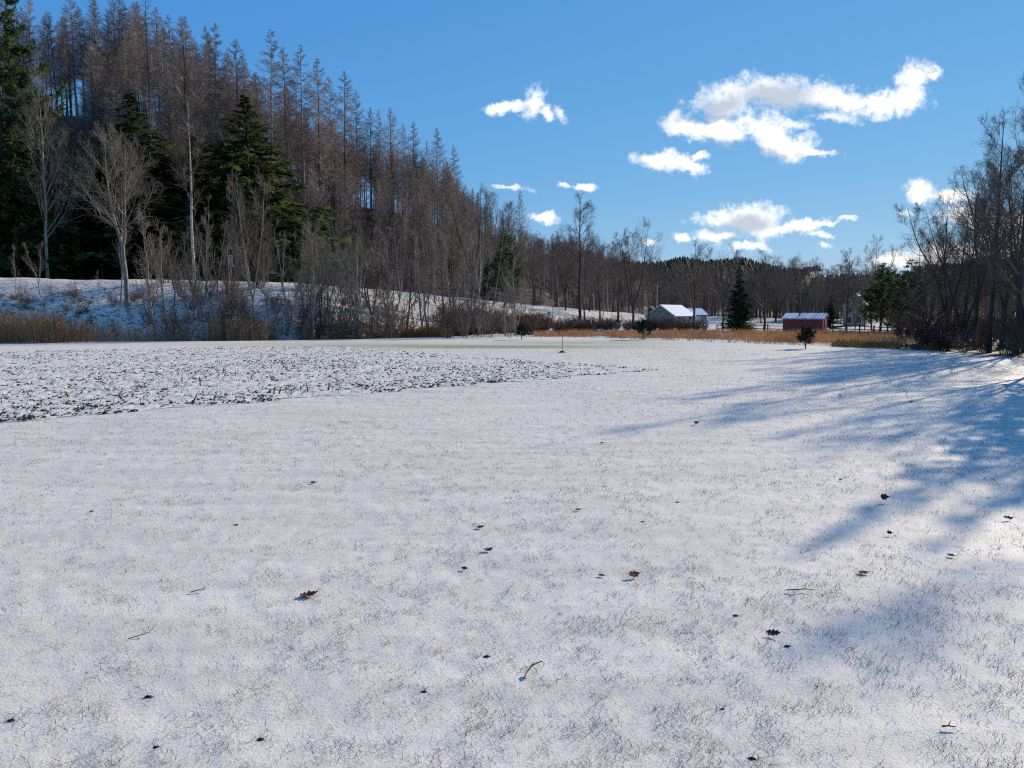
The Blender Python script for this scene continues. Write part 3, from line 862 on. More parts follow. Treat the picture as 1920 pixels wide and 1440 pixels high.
sel = cand[pol]; order = np.argsort(np.hypot(sel[:, 0], sel[:, 1])); sel = sel[order][:285]
for i, (x, y) in enumerate(sel):
    if r.random() < .10:
        tree('birch', x, y, r.uniform(11, 16), 'slim white birch among the grey trees at the foot of the hill', 'birch', 'birches at the foot of the hill', 'birch_tree', r.uniform(.8, 1.1), lean=(r.normal(0, .05), r.normal(0, .05)))
    else:
        tree('pole%d' % r.integers(0, 6), x, y, r.uniform(9, 17), 'slim grey bare tree at the hill foot ' + zone(to_px(x, y, 5)[0]).replace('above', 'below').replace('stand', 'wood'), 'tree', 'slim bare trees at the hill foot ' + zone(to_px(x, y, 5)[0]), 'bare_tree', r.uniform(.85, 1.3), lean=(r.normal(0, .05), r.normal(0, .05)))
# the rest of the wood on the hill
def hill_mass():
    r = np.random.default_rng(27)
    gx, gy = np.meshgrid(np.arange(-190, 110, 4.4), np.arange(112, 560, 4.4))
    X = gx.ravel() + r.uniform(-2, 2, gx.size); Y = gy.ravel() + r.uniform(-2, 2, gx.size)
    s, _ = sdist(FOOT, X, Y); Z = ground(X, Y)
    px = 960 + FOC * X / (Y * math.cos(PITCH) - (Z - CAM_H) * math.sin(PITCH))
    k = (s > 2) & (s < np.where(px < 880, 64, 100)) & (px > -120) & (px < 1190) & (r.random(len(X)) < np.where(s < 40, .80, .36))
    X, Y, Z, s, px = X[k], Y[k], Z[k], s[k], px[k]; n = len(X)
    lar = (r.random(n) < sstep(s, 10, 45) * (px < 900) * .9)
    H = np.where(lar, r.uniform(17, 27, n) * (1 + .22 * sstep(-X, 50, 90)), r.uniform(10, 19, n))
    lim = np.interp(px, [-120, 330, 362, 516, 604, 652, 738, 822, 870, 920, 1000, 1060, 1190], [-300, -60, 34, 62, 112, 140, 212, 250, 330, 355, 425, 445, 475]) + 14
    top = np.array([at(p_, l_, y_)[2] for p_, l_, y_ in zip(px, lim, Y)]) - Z
    H = np.minimum(H, top); k = H > 6
    X, Y, H, lar = X[k], Y[k], H[k], lar[k]; n = len(X)
    keys = ['larch0', 'larch1', 'larch2', 'larch3', 'larch4', 'larch5', 'pole0', 'pole1', 'pole2', 'pole3', 'pole4', 'pole5']
    pick = np.where(lar, r.integers(0, 6, n), 6 + r.integers(0, 6, n))
    tree_mass('hillside_wood', 'dense brown leafless wood covering the hillside behind the nearer trees', 'wood', X, Y, H, keys, pick, 28)
    return n
print('hill mass', hill_mass())
# understorey twigs on the lower slope
und = (sF > -2) & (sF < 24) & (pxs > -40) & (pxs < 1120) & (u < .5)
for i, (x, y) in enumerate(cand[und][:150]):
    bush(['grey%d', 'dark%d', 'pale%d'][i % 3] % (i % 4), x + 2, y - 2, r.uniform(2.2, 5.0), 'low twiggy undergrowth bush on the forest floor ' + bank_zone(to_px(x, y, 5)[0]), 'undergrowth bushes ' + bank_zone(to_px(x, y, 5)[0]), 'shrub', 1.3)

# evergreens of the hill
tree_px('hemlock0', 268, 146, 172, 'broad dark green hemlock behind the large pale bare tree', cat='hemlock', name='hemlock_tree', wide=1.85)
tree_px('hemlock1', 470, 150, 176, 'broad dark green hemlock right of the slender pale birch', cat='hemlock', name='hemlock_tree', wide=1.8)
tree_px('hemlock0', 372, 154, 250, 'shaded dark hemlock between the two broad hemlocks', cat='hemlock', name='hemlock_tree', wide=1.5)
tree_px('hemlock1', 200, 150, 290, 'shaded dark hemlock behind the left flank of the large pale tree', cat='hemlock', name='hemlock_tree', wide=1.6)
tree_px('pine0', 22, 130, -60, 'tall green pine with level boughs at the left edge', cat='pine', name='pine_tree', wide=.95)
tree_px('hemlock0', 40, 127, 215, 'dense dark hemlock below the tall pine at the left edge', cat='hemlock', name='hemlock_tree', wide=1.2)
tree_px('hemlock1', 125, 144, 315, 'shaded dark hemlock between the left pine and the large pale tree', cat='hemlock', name='hemlock_tree', wide=1.7)
tree_px('hemlock1', -50, 132, 150, 'dark hemlock cut off by the left edge of the view', cat='hemlock', name='hemlock_tree', wide=1.1)
tree_px('pine1', 948, 150, 432, 'dark bushy pine on the slope at the right end of the hill', cat='pine', name='pine_tree', wide=1.15)
tree_px('spruce', 915, 175, 470, 'small dark spruce left of the bushy pine on the slope', cat='spruce', name='spruce_tree', wide=1.0)
tree_px('larch1', 974, 205, 352, 'dark spiky larch standing alone right of the hill', cat='larch', name='larch_tree', wide=.8)
tree_px('birch', 366, 116, 170, 'slender pale birch in front of the dark hemlocks', cat='birch', name='birch_tree', wide=1.05)
tree_px('bigpale1', 93, 122, 115, 'tall pale bare tree in front of the left pine', cat='tree', name='bare_tree', wide=.6)

# bare trees of the snowy bank
tree_hit('bigpale0', 240, 573, 232, 'large pale bare tree with forked trunk on the snowy bank', wide=1.0, rz=.35)
tree_hit('sapling3', 226, 574, 330, 'thin bare tree hard against the left of the large forked tree', wide=.8)
tree_hit('sapling0', 184, 562, 505, 'short crooked sapling alone on the snowy bank left of the forked tree')
tree_hit('sapling1', 75, 553, 440, 'young bare tree on the snowy bank near the left edge')
tree_hit('sapling3', 30, 548, 455, 'slim young bare tree nearest the left edge on the snowy bank', wide=.7)
tree_px('sapling3', 293, 82, 392, 'bare sapling rising out of the reeds right of the forked tree', wide=1.15)
tree_px('sapling0', 312, 84, 415, 'second bare sapling rising out of the reeds right of the forked tree')
tree_hit('sapling1', 326, 575, 400, 'dark slim tree on the bank with a fine spreading crown')
tree_hit('sapling2', 356, 580, 425, 'crooked dark tree on the bank leaning over the shaded snow', lean=(-.12, 0))
tree_hit('sapling2', 386, 560, 378, 'pale many-stemmed tree with upswept branches at the crest of the bank', wide=.8)
tree_hit('sapling1', 409, 566, 385, 'slim upswept pale tree right of the many-stemmed one on the bank', wide=.8)
tree_px('bigpale2', 474, 84, 325, 'pale upright tree with steep forks rising behind the tall reeds', wide=.62)
tree_px('sapling3', 505, 84, 440, 'slender dark tree leaning right beside the pale upright tree', lean=(.08, 0), wide=.7)
tree_px('sapling2', 552, 82, 400, 'bushy bare tree with several stems beyond the field edge', wide=1.0)
tree_px('bigpale3', 588, 85, 395, 'bare tree with dark foot and fine pale twigs at the middle of the bank', wide=.75)
tree_px('sapling1', 620, 88, 415, 'slim bare tree between two bushier ones below the bank', wide=.9)
tree_px('sapling2', 664, 88, 430, 'bare spreading tree with low dark branches below the bank', wide=1.1)
tree_px('bigdark4', 696, 96, 420, 'dark many-stemmed tree splaying low over the snowy slope', wide=.9)
tree_px('sapling0', 724, 92, 430, 'upright bare tree left of the leaning dark trunk', wide=1.0)
tree_px('bigdark0', 762, 98, 400, 'dark tree with leaning trunk on the snowy slope', wide=.6, lean=(.13, 0))
tree_px('sapling3', 800, 104, 410, 'fine twigged bare tree right of the leaning dark trunk', wide=1.1)
tree_px('sapling1', 846, 108, 400, 'tall slim bare tree above the dark red thicket', wide=1.0)
tree_px('sapling2', 880, 116, 395, 'bare tree with several fine stems above the dark red thicket', wide=.9)
bank_slim = [(530, 100, 430), (570, 104, 415), (606, 100, 440), (640, 104, 405), (680, 108, 415), (712, 112, 400), (745, 108, 425), (780, 118, 395), (815, 122, 400), (850, 130, 380), (900, 138, 390), (925, 146, 400), (440, 100, 455), (340, 96, 480), (655, 96, 455), (600, 92, 470), (830, 114, 440), (775, 106, 460)]
for i, ((px, Y, top), od) in enumerate(zip(bank_slim, ranks([q[0] for q in bank_slim]))):
    tree_px(['sapling%d' % (i % 4), 'pole%d' % (i % 6)][i % 2], px, Y, top, 'slim grey bare tree, %s from the left in the row along the bank' % od, group='slim bare trees along the bank', wide=r.uniform(.8, 1.3), lean=(r.normal(0, .05), 0))

for n in range(34):
    px = r.uniform(255, 980) if n < 24 else r.uniform(500, 800); Y = r.uniform(85, 101)
    tree_px(['sapling%d', 'pole%d'][n % 3 == 0] % (n % 4), px, Y, r.uniform(430, 520), 'slender pale sapling screening the snowy bank ' + bank_zone(px), group='saplings screening the bank ' + bank_zone(px), wide=r.uniform(.9, 1.5), lean=(r.normal(0, .1), r.normal(0, .05)))
# middle distance
tree_px('birch', 1036, 112, 478, 'straight white birch beside the dark red thicket', cat='birch', name='birch_tree', wide=.8)
tree_px('birch', 1050, 98, 488, 'white birch leaning right over the golden grass', cat='birch', name='birch_tree', wide=.9, lean=(.20, 0))
tree_px('bigdark0', 1086, 118, 366, 'tall gnarled dark tree with twisted limbs against the sky', wide=.95, rz=2.2)
tree_px('bigdark1', 1124, 128, 445, 'bare dark tree right of the gnarled tree', wide=.8)
tree_px('bigdark2', 1186, 138, 418, 'rounded bare tree with many upright stems left of the grey house', wide=.95)
tree_px('bigdark3', 1218, 150, 470, 'bare slanting tree just left of the grey house', wide=.8, lean=(.05, 0))
tree_px('bigdark3', 1302, 132, 456, 'bare spreading tree in front of the grey house', wide=1.1)
tree_px('bigdark1', 1356, 128, 462, 'bare tree with pale fan of twigs left of the spruce', wide=.95)
tree_px('spruce', 1386, 112, 488, 'tall narrow dark spruce beyond the golden grass', cat='spruce', name='spruce_tree', wide=1.15)
tree_px('hemlock1', 1392, 111, 545, 'low olive evergreen skirt tree beside the narrow spruce', cat='evergreen', name='evergreen_tree', wide=1.0)
tree_px('bigdark0', 1434, 112, 470, 'broad bare tree between the spruce and the red shed', wide=1.15)
tree_px('bigdark1', 1500, 106, 482, 'bare tree rising in front of the red shed roof', wide=.9)
tree_px('bigdark3', 1588, 104, 468, 'bare tree in front of the brick house', wide=.85)
tree_px('bigdark2', 1636, 118, 448, 'pale twigged bare tree left of the dark pine pair', wide=.8)
tree_px('pine1', 1652, 96, 492, 'dark ragged pine in front of the rail fence', cat='pine', name='pine_tree', wide=1.45)
tree_px('pine0', 1706, 93, 486, 'second dark ragged pine right of the fence pine', cat='pine', name='pine_tree', wide=1.5)
tree_px('spruce', 1558, 135, 552, 'wide dark evergreen behind the red shed', cat='evergreen', name='evergreen_tree', wide=1.9)
runout = [(1000, 165, 440), (1020, 190, 445), (1060, 175, 430), (1075, 210, 450), (1105, 190, 440), (1140, 200, 450), (1160, 180, 445), (1205, 220, 470), (1150, 230, 462), (1012, 220, 430), (1045, 240, 455), (985, 150, 470), (960, 170, 430), (935, 200, 385), (918, 190, 350), (900, 185, 345), (885, 195, 350), (908, 230, 372), (1235, 250, 482), (1130, 150, 480), (1095, 150, 470)]
for i, ((px, Y, top), od) in enumerate(zip(runout, ranks([q[0] for q in runout]))):
    tree_px(['bigdark%d' % (i % 5), 'pole%d' % (i % 6)][i % 2], px, Y, top, 'dark bare tree, %s from the left where the wooded hill runs out' % od, group='bare trees where the hill runs out', wide=r.uniform(.8, 1.1))
beyond = [(1340, 260, 492), (1265, 300, 492), (1285, 280, 486), (1408, 240, 490), (1455, 230, 485), (1470, 260, 492), (1482, 300, 484), (1498, 310, 486), (1530, 250, 496), (1550, 330, 490), (1572, 300, 488), (1610, 260, 490), (1655, 240, 496), (1320, 240, 497), (1380, 280, 500), (1735, 200, 490), (1760, 230, 496), (1800, 220, 490), (1850, 210, 486), (1900, 230, 480), (1245, 320, 490), (1515, 220, 505), (1440, 320, 494), (1590, 210, 505)]
for i, ((px, Y, top), od) in enumerate(zip(beyond, ranks([q[0] for q in beyond]))):
    tree_px('bigdark%d' % (i % 5), px, Y, top, 'bare tree, %s from the left on the wooded skyline beyond the houses' % od, group='bare trees beyond the houses', wide=r.uniform(.9, 1.25))

# hedgerow on the right
hedge_label = [(1858, 50, 215, 'bigdark3', .75, 'tall dark straight-trunked tree in the right hedgerow'), (1908, 47, 150, 'bigdark0', .8, 'tallest dark tree cut off by the right edge of the view'),
               (1806, 56, 352, 'bigdark4', .85, 'wide bare tree fanning out low at the left end of the hedgerow'), (1770, 60, 362, 'bigdark2', .9, 'fine twigged bare tree with weeping crown left in the hedgerow'),
               (1832, 54, 305, 'bigdark1', .8, 'forked dark tree left of the tall straight hedgerow tree'), (1878, 55, 270, 'bigdark2', .8, 'bare tree behind the tall straight hedgerow tree'),
               (1738, 66, 420, 'bigdark4', .7, 'low arching bare tree beside the fence pines'), (1925, 52, 260, 'bigdark4', .9, 'dense bare tree at the right edge behind the tallest one'), (1790, 68, 400, 'bigdark1', .8, 'bare tree deep in the hedgerow behind the wide fan')]
for px, Y, top, key, wide, lab in hedge_label:
    tree_px(key, px, Y, top, lab, wide=wide)
# trees of the same hedgerow to the right of the view, whose shade reaches the field
for i, (x, y, h, key, w) in enumerate([(31.5, 39, 14, 'bigdark1', .9), (24.2, 29.6, 12.5, 'hemlock1', .50), (27.0, 31.0, 13.0, 'pine0', .5), (25.5, 24.0, 11, 'bigdark4', .9), (24.0, 33.0, 10, 'bigdark2', .8), (29, 34.5, 13, 'bigdark2', .9), (31.5, 30.5, 13.5, 'bigdark3', .9), (28.5, 25.5, 14, 'bigdark2', 1.0), (27, 21, 12, 'bigdark3', .9)]):
    ever = not key.startswith('big')
    tree(key, x, y, h, 'evergreen of the right hedgerow just outside the view shading the field' if ever else 'bare hedgerow tree just outside the view shading the field', 'evergreen' if ever else 'tree', 'hedgerow trees right of the view', 'evergreen_tree' if ever else 'bare_tree', w)
r = np.random.default_rng(33)
n = 0
while n < 38:
    px = r.uniform(1690, 1990); Y = r.uniform(44, 74)
    x = at(px, 590, Y)[0]
    inner = float(sdist(FIELD, np.array([x]), np.array([Y]))[0][0])
    if inner < 1.0 or x > 52: continue
    k = ['dark', 'grey', 'red', 'grey'][n % 4]
    h = r.uniform(1.5, 3.6) if inner > 2.5 else r.uniform(1.0, 2.0)
    bush(k + str(n % 4), x, Y, h, {'dark': 'dark tangled shrub in the right hedgerow', 'grey': 'grey brown twiggy shrub in the right hedgerow', 'red': 'russet twiggy shrub in the right hedgerow'}[k], {'dark': 'dark hedgerow shrubs', 'grey': 'grey hedgerow shrubs', 'red': 'russet hedgerow shrubs'}[k], 'shrub', 1.25)
    n += 1

# thickets beyond the far edge of the field
def thick_zone(px):
    for lim, t in ((950, 'left of the leftmost young pine'), (1054, 'between the leftmost young pine and the stake'), (1185, 'between the stake and the middle young pine')):
        if px < lim: return t
    return 'in front of the grey house'
n = 0
while n < 70:
    px = r.uniform(850, 1330); Y = r.uniform(93, 128)
    x = at(px, 590, Y)[0]
    if px > 1060: Y = r.uniform(104, 122); x = at(px, 590, Y)[0]
    top = (np.interp(px, [850, 900, 1000, 1060, 1150, 1330], [578, 574, 586, 592, 594, 596]) + r.uniform(-4, 10))
    h = at(px, top, Y)[2] - gz(x, Y)
    if h < .7: h = .7
    bush('red%d' % (n % 4), x, Y, h, 'dark red twiggy thicket shrub beyond the field ' + thick_zone(px), 'dark red thicket shrubs ' + thick_zone(px), 'shrub', 1.3 if h > 1.6 else 2.0)
    n += 1
for n in range(100):
    px = r.uniform(-20, 880) if n < 50 else r.uniform(280, 960); Y = r.uniform(81, 92) if n < 70 else r.uniform(86, 104)
    if 215 < px < 300 and n % 3: continue
    x = at(px, 590, Y)[0]
    k = ['grey', 'pale', 'pale', 'dark', 'pale', 'grey'][(n // 4) % 6]
    bush('%s%d' % (k, n % 4), x, Y, r.uniform(1.3, 3.0) if px < 300 else r.uniform(2.2, 6.2), {'grey': 'grey brown', 'dark': 'dark', 'pale': 'pale upright'}[k] + ' brush below the snowy bank ' + bank_zone(px), k + ' brush below the bank ' + bank_zone(px), 'shrub', .95)
for n in range(26):                                     # low brambles on the bank at the left
    px = r.uniform(-10, 170); py = r.uniform(552, 592)
    x, y = hit(px, py)
    bush('dark%d' % (n % 4), x, y, r.uniform(.35, .8), 'low dark bramble clump on the snowy bank at the left', 'brambles on the left bank', 'bramble', 2.2)
for n in range(46):                                     # weeds over the rest of the bank
    px = r.uniform(250, 980); py = np.interp(px, [250, 480, 700, 980], [560, 562, 578, 590]) + r.uniform(-8, 22)
    x, y = hit(px, py)
    bush(['dark%d', 'grey%d', 'pale%d'][n % 3] % (n % 4), x, y, r.uniform(.4, 1.2), 'low weedy clump scattered on the snowy bank', 'weeds on the snowy bank', 'weed_clump', 1.7)

# ------------------------------------------------------------------ reeds, tall dry grass, rough turf (uncountable)
def stems(name, label, cat, mat, xs, ys, hs, seed, r0=.012, lean=.14, plume=0.0, zoff=0.0, S=3):
    r = np.random.default_rng(seed); n = len(xs)
    z = ground(xs, ys) + zoff - .03
    d = norm(np.stack([r.normal(0, lean, n), r.normal(0, lean, n), np.ones(n)], -1))
    P = np.zeros((n, 3, 3)); P[:, 0] = np.stack([xs, ys, z], -1)
    P[:, 1] = P[:, 0] + d * hs[:, None] * .6
    P[:, 2] = P[:, 1] + norm(d + r.normal(0, lean, (n, 3))) * hs[:, None] * .45
    R = np.array([1, .85, .35])[None] * (r0 * r.uniform(.6, 1.4, n))[:, None]
    blocks = [tubes(P, R, S)]
    if plume:
        k = r.random(n) < plume; p = P[k, 2]; m = len(p)
        dv = norm(np.stack([r.normal(0, .6, m), r.normal(0, .6, m), np.ones(m) * .4], -1)); sv = norm(np.cross(dv, r.normal(size=(m, 3))))
        L_ = r.uniform(.15, .35, m)[:, None]
        V = np.stack([p - dv * L_ * .3, p + sv * L_ * .22, p + dv * L_, p - sv * L_ * .22], 1)
        blocks.append((V.reshape(-1, 3), np.arange(4 * m).reshape(m, 4)))
    V, F = cat_mesh(blocks)
    return tag(link(name, mesh_np(name, V, F, M[mat])), label, cat, kind='stuff')

def scatter_px(n, px0, px1, y0, y1, seed, keep=None):
    r = np.random.default_rng(seed)
    px = r.uniform(px0, px1, n); Y = r.uniform(y0, y1, n)
    d0 = (px - 960) / FOC
    X = d0 * Y
    if keep is not None:
        k = keep(px, Y, r); px, X, Y = px[k], X[k], Y[k]
    return px, X, Y
def outside(X, Y, m=.4): return sdist(FIELD, X, Y)[0] > m
px, X, Y = scatter_px(15000, -40, 525, 66, 84, 51, lambda p, y, r: outside((p - 960) / FOC * y, y) & (r.random(len(p)) < np.interp(p, [-40, 120, 150, 200, 300, 370, 400, 505, 525], [1, .9, .5, .32, .3, .3, .9, 1, .1])) & (vnoise(p / 14, y / 3, 4) > .28))
hr = np.random.default_rng(1)
tall = np.interp(px, [-40, 110, 140, 200, 340, 385, 400, 510], [2.5, 2.5, 1.9, 1.6, 1.4, 1.8, 2.7, 2.7])
stems('reed_bed', 'tall tan dry reeds along the left far edge of the field', 'reeds', 'reed', X, Y, tall * hr.uniform(.55, 1.15, len(X)), 52, .016, .07, .25)
px, X, Y = scatter_px(5200, 610, 850, 84, 93, 53, lambda p, y, r: outside((p - 960) / FOC * y, y) & (r.random(len(p)) < np.interp(p, [610, 700, 720, 830, 850], [.25, .4, 1, 1, .2])))
stems('orange_grass', 'orange dry grass clump at the field edge below the dark thicket', 'grass', 'orange_grass', X, Y, np.random.default_rng(2).uniform(.6, 1.6, len(X)), 54, .014, .14, .3)
px, X, Y = scatter_px(36000, 1000, 1730, 66, 101, 55, lambda p, y, r: outside((p - 960) / FOC * y, y, 1.5) & (y > np.interp(p, [1000, 1330, 1480, 1730], [86, 78, 66, 64])) & (vnoise(p / 40, y / 5, 14) + np.interp(y, [66, 76], [.25, .1]) > .36) & (r.random(len(p)) < np.interp(p, [1000, 1080, 1600, 1730], [.5, 1, .8, .35])))
stems('golden_grass', 'golden tan dry meadow grass between the field and the red shed', 'grass', 'gold_grass', X, Y, np.random.default_rng(3).uniform(.30, .85, len(X)), 56, .014, .26, .0)
# turf and clods of the field margin
px, X, Y = scatter_px(16000, 860, 1790, 50, 92, 57, lambda p, y, r: (np.abs(sdist(FIELD, (p - 960) / FOC * y, y)[0] - 1.0) < 1.5) & (vnoise(p / 16, y / 2, 8) > .38))
stems('margin_turf', 'rough green brown turf along the far margin of the snowy field', 'grass', 'turf', X, Y, np.random.default_rng(4).uniform(.10, .42, len(X)), 58, .016, .5)
px, X, Y = scatter_px(9000, 1560, 1790, 54, 70, 59, lambda p, y, r: (sdist(FIELD, (p - 960) / FOC * y, y)[0] > .2) & (sdist(FIELD, (p - 960) / FOC * y, y)[0] < 7) & (vnoise(p / 22, y / 3, 18) > .4))
stems('tussock_grass', 'green and tan tussock grass before the right hedgerow', 'grass', 'turf', X, Y, np.random.default_rng(5).uniform(.15, .6, len(X)), 60, .016, .4)
# weed stems over the snowy bank
r = np.random.default_rng(61)
pp = [(px, py) for px, py in zip(r.uniform(-10, 1100, 700), r.uniform(525, 625, 700))]
px = r.uniform(-60, 1130, 9000); Y = r.uniform(84, 175, 9000); X = (px - 960) / FOC * Y
sC, _ = sdist(CREST, X, Y); k = (sC < -3) & (sC > -26) & (r.random(9000) < sstep(-sC, 2, 16)) & (vnoise(X / 3, Y / 3, 71) > .45)
stems('bank_weeds', 'sparse brown weed stems over the snowy bank', 'weeds', 'twig', X[k], Y[k], r.uniform(.2, .75, k.sum()), 62, .013, .45)

# far woods that read as one mass
def far_wood():
    r = np.random.default_rng(71); n = 1500
    az = np.radians(r.uniform(3, 38, n)); d = r.uniform(230, 640, n)
    x, y = d * np.sin(az), d * np.cos(az)
    h = r.uniform(10, 17, n) * (.75 + .5 * vnoise(np.degrees(az) / 1.2, d / 60, 5))
    keys = ['pole0', 'pole1', 'pole2', 'pole3', 'bigdark0', 'bigdark3']
    tree_mass('distant_wood', 'brown leafless wood filling the valley beyond the houses', 'wood', x, y, h, keys, r.integers(0, 6, n), 72)
    # dark conifers of the far ridge
    n = 5000
    az = np.radians(r.uniform(-6, 40, n)); d = r.uniform(1100, 2100, n)
    x, y = d * np.sin(az), d * np.cos(az); z = ground(x, y)
    h = r.uniform(8, 17, n); w = h * r.uniform(.25, .45, n)
    S = 5; ang = np.arange(S) * 6.283 / S
    ring = np.stack([x[:, None] + w[:, None] * np.cos(ang) * r.uniform(.7, 1.3, (n, S)), y[:, None] + w[:, None] * np.sin(ang), np.repeat((z + 2)[:, None], S, 1)], -1)
    tip = np.stack([x, y, z + h], -1)[:, None]
    V = np.concatenate([ring, tip], 1).reshape(-1, 3); o = np.arange(n)[:, None] * (S + 1)
    F = np.concatenate([np.stack([o[:, 0] + k, o[:, 0] + (k + 1) % S, o[:, 0] + S], -1) for k in range(S)])
    tag(link('ridge_forest', mesh_np('ridge_forest', V, F, M['spruce'])), 'dark evergreen forest on the distant ridge', 'forest', kind='stuff')
far_wood()

# ------------------------------------------------------------------ young pines on the field margin
x, y = gp(978, 637); tree('young1', x, y, 1.85, 'young dark pine left of the upright stake at the field margin', 'young pine', name='young_pine', wide=1.0, rz=1.0)
x, y = gp(1206, 637); tree('young0', x, y, 2.3, 'young dark pine in front of the golden grass below the grey house', 'young pine', name='young_pine', wide=1.15, rz=2.0)
x, y = gp(1511, 654); tree('young2', x, y, 1.85, 'young dark pine nearest the red shed on the field edge', 'young pine', name='young_pine', wide=1.05, rz=.3)

# ------------------------------------------------------------------ buildings
def box(name, x0, x1, y0, y1, z0, z1, mat, parent):
    V = np.array([[x, y, z] for x in (x0, x1) for y in (y0, y1) for z in (z0, z1)])
    F = np.array([[0, 1, 3, 2], [4, 6, 7, 5], [0, 4, 5, 1], [2, 3, 7, 6], [0, 2, 6, 4], [1, 5, 7, 3]])
    return link(name, mesh_np(name, V, F, mat), parent)

def prism(name, prof, x0, x1, mat, parent, axis='x'):
    """a closed profile (y,z) pushed from x0 to x1"""
    n = len(prof)
    V = np.array([[x0, a, b] for a, b in prof] + [[x1, a, b] for a, b in prof])
    if axis == 'y': V = V[:, [1, 0, 2]]
    me = bpy.data.meshes.new(name)
    faces = [list(range(n))[::-1], [n + i for i in range(n)]] + [[i, (i + 1) % n, n + (i + 1) % n, n + i] for i in range(n)]
    me.from_pydata(V.tolist(), [], faces); me.update(); me.materials.append(mat)
    return link(name, me, parent)

def boards(name, a, b, scale, horiz=False, rough=.7):
    """painted boards: colour weathering plus fine grooves"""
    m, N, L, B = newmat(name)
    tc = N.new('ShaderNodeTexCoord')
    col = mixc(N, L, mapr(N, L, nz(N, L, tc.outputs['Object'], 1.3, 6, .7), .3, .7), a, b)
    L.new(col, B.inputs['Base Color']); B.inputs['Roughness'].default_value = rough
    w = N.new('ShaderNodeTexWave'); w.bands_direction = 'Z' if horiz else 'DIAGONAL'; w.wave_profile = 'SAW'; w.inputs['Scale'].default_value = scale
    L.new(tc.outputs['Object'], w.inputs['Vector'])
    bp = nd(N, L, 'ShaderNodeBump', {'Strength': .5, 'Distance': .02, 'Height': w.outputs['Fac']}); L.new(bp.outputs[0], B.inputs['Normal'])
    return m
M['red_boards'] = boards('weathered_red_boards', (0.20, 0.035, 0.030), (0.30, 0.06, 0.05), 2.2)
M['grey_siding'] = boards('grey_green_siding', (0.16, 0.18, 0.175), (0.22, 0.245, 0.235), 1.6, True)
M['brick_wall'] = boards('faded_pink_wall', (0.24, 0.115, 0.09), (0.40, 0.31, 0.26), 2.0, True)
M['trim'] = mat_plain('white_trim', (0.62, 0.62, 0.60), (0.76, 0.76, 0.74), 3)
M['snow'] = mat_plain('roof_snow', (0.78, 0.79, 0.82), (0.86, 0.86, 0.88), 1.5, bump=.05)
M['metal'] = mat_plain('grey_metal_roofing', (0.30, 0.31, 0.33), (0.42, 0.43, 0.45), 2, rough=.4, spec=.5)
M['shingle'] = mat_plain('dark_shingles', (0.06, 0.06, 0.065), (0.15, 0.14, 0.14), 3)
M['glass'] = mat_plain('dark_window_glass', (0.015, 0.018, 0.022), (0.03, 0.035, 0.04), 1, rough=.08, spec=.6)
M['fence'] = mat_plain('dark_fence_wood', (0.035, 0.028, 0.024), (0.10, 0.085, 0.07), 5)
M['grey_wood'] = mat_plain('weathered_grey_wood', (0.28, 0.26, 0.23), (0.46, 0.44, 0.40), 5)

def window(parent, x, y, z, w, h, n=(0, -1)):
    """window in a wall facing -y (n=(0,-1)) or +/-x : frame with pane and sill"""
    if n[0] == 0:
        f = box('window', x - w / 2 - .08, x + w / 2 + .08, y - .06, y + .02, z - .08, z + h + .08, M['trim'], parent)
        box('pane', x - w / 2, x + w / 2, y - .075, y - .055, z, z + h, M['glass'], f)
        box('mullion', x - .02, x + .02, y - .09, y - .07, z, z + h, M['trim'], f)
        box('sill', x - w / 2 - .14, x + w / 2 + .14, y - .14, y - .055, z - .14, z - .082, M['trim'], f)
    else:
        s = n[0]
        f = box('window', x - .02 * s, x + .06 * s, y - w / 2 - .08, y + w / 2 + .08, z - .08, z + h + .08, M['trim'], parent)
        box('pane', x + .055 * s, x + .075 * s, y - w / 2, y + w / 2, z, z + h, M['glass'], f)
        box('sill', x + .055 * s, x + .14 * s, y - w / 2 - .14, y + w / 2 + .14, z - .14, z - .082, M['trim'], f)
    return f

def gable_house(name, label, loc, rz, length, width, eave, rise, wall, roofmat, snow=True, over=.35):
    """gable ends face local -x and +x; the ridge runs along x"""
    t = thing(name, label, 'shed' if 'shed' in name else 'house', loc, rz)
    hw = width / 2
    prism('wall', [(-hw, -.4), (hw, -.4), (hw, eave), (0, eave + rise), (-hw, eave)], -length / 2, length / 2, wall, t)
    k = rise / hw
    for s in (-1, 1):
        e = s * (hw + over)
        ez = eave - over * k
        pr = [(e, ez + .02), (s * .01, eave + rise + .02), (s * .01, eave + rise + .16), (e, ez + .16)]
        rf = prism('roof', pr if s > 0 else pr[::-1], -length / 2 - over, length / 2 + over, roofmat, t)
        if snow:
            pr = [(e * .99, ez + .163), (s * .02, eave + rise + .163), (s * .02, eave + rise + .26), (e * .99, ez + .23)]
            prism('snow_cover', pr if s > 0 else pr[::-1], -length / 2 - over + .05, length / 2 + over - .05, M['snow'], rf)
    for ex in (-1, 1):
        for s in (-1, 1):
            ez = eave - over * k
            x0 = ex * (length / 2 + over)
            pr = [(s * (hw + over), ez - .1), (0, eave + rise - .1), (0, eave + rise + .017), (s * (hw + over), ez + .017)]
            prism('rake_board', pr, min(x0, x0 + ex * .05), max(x0, x0 + ex * .05), M['trim'], t)
    return t

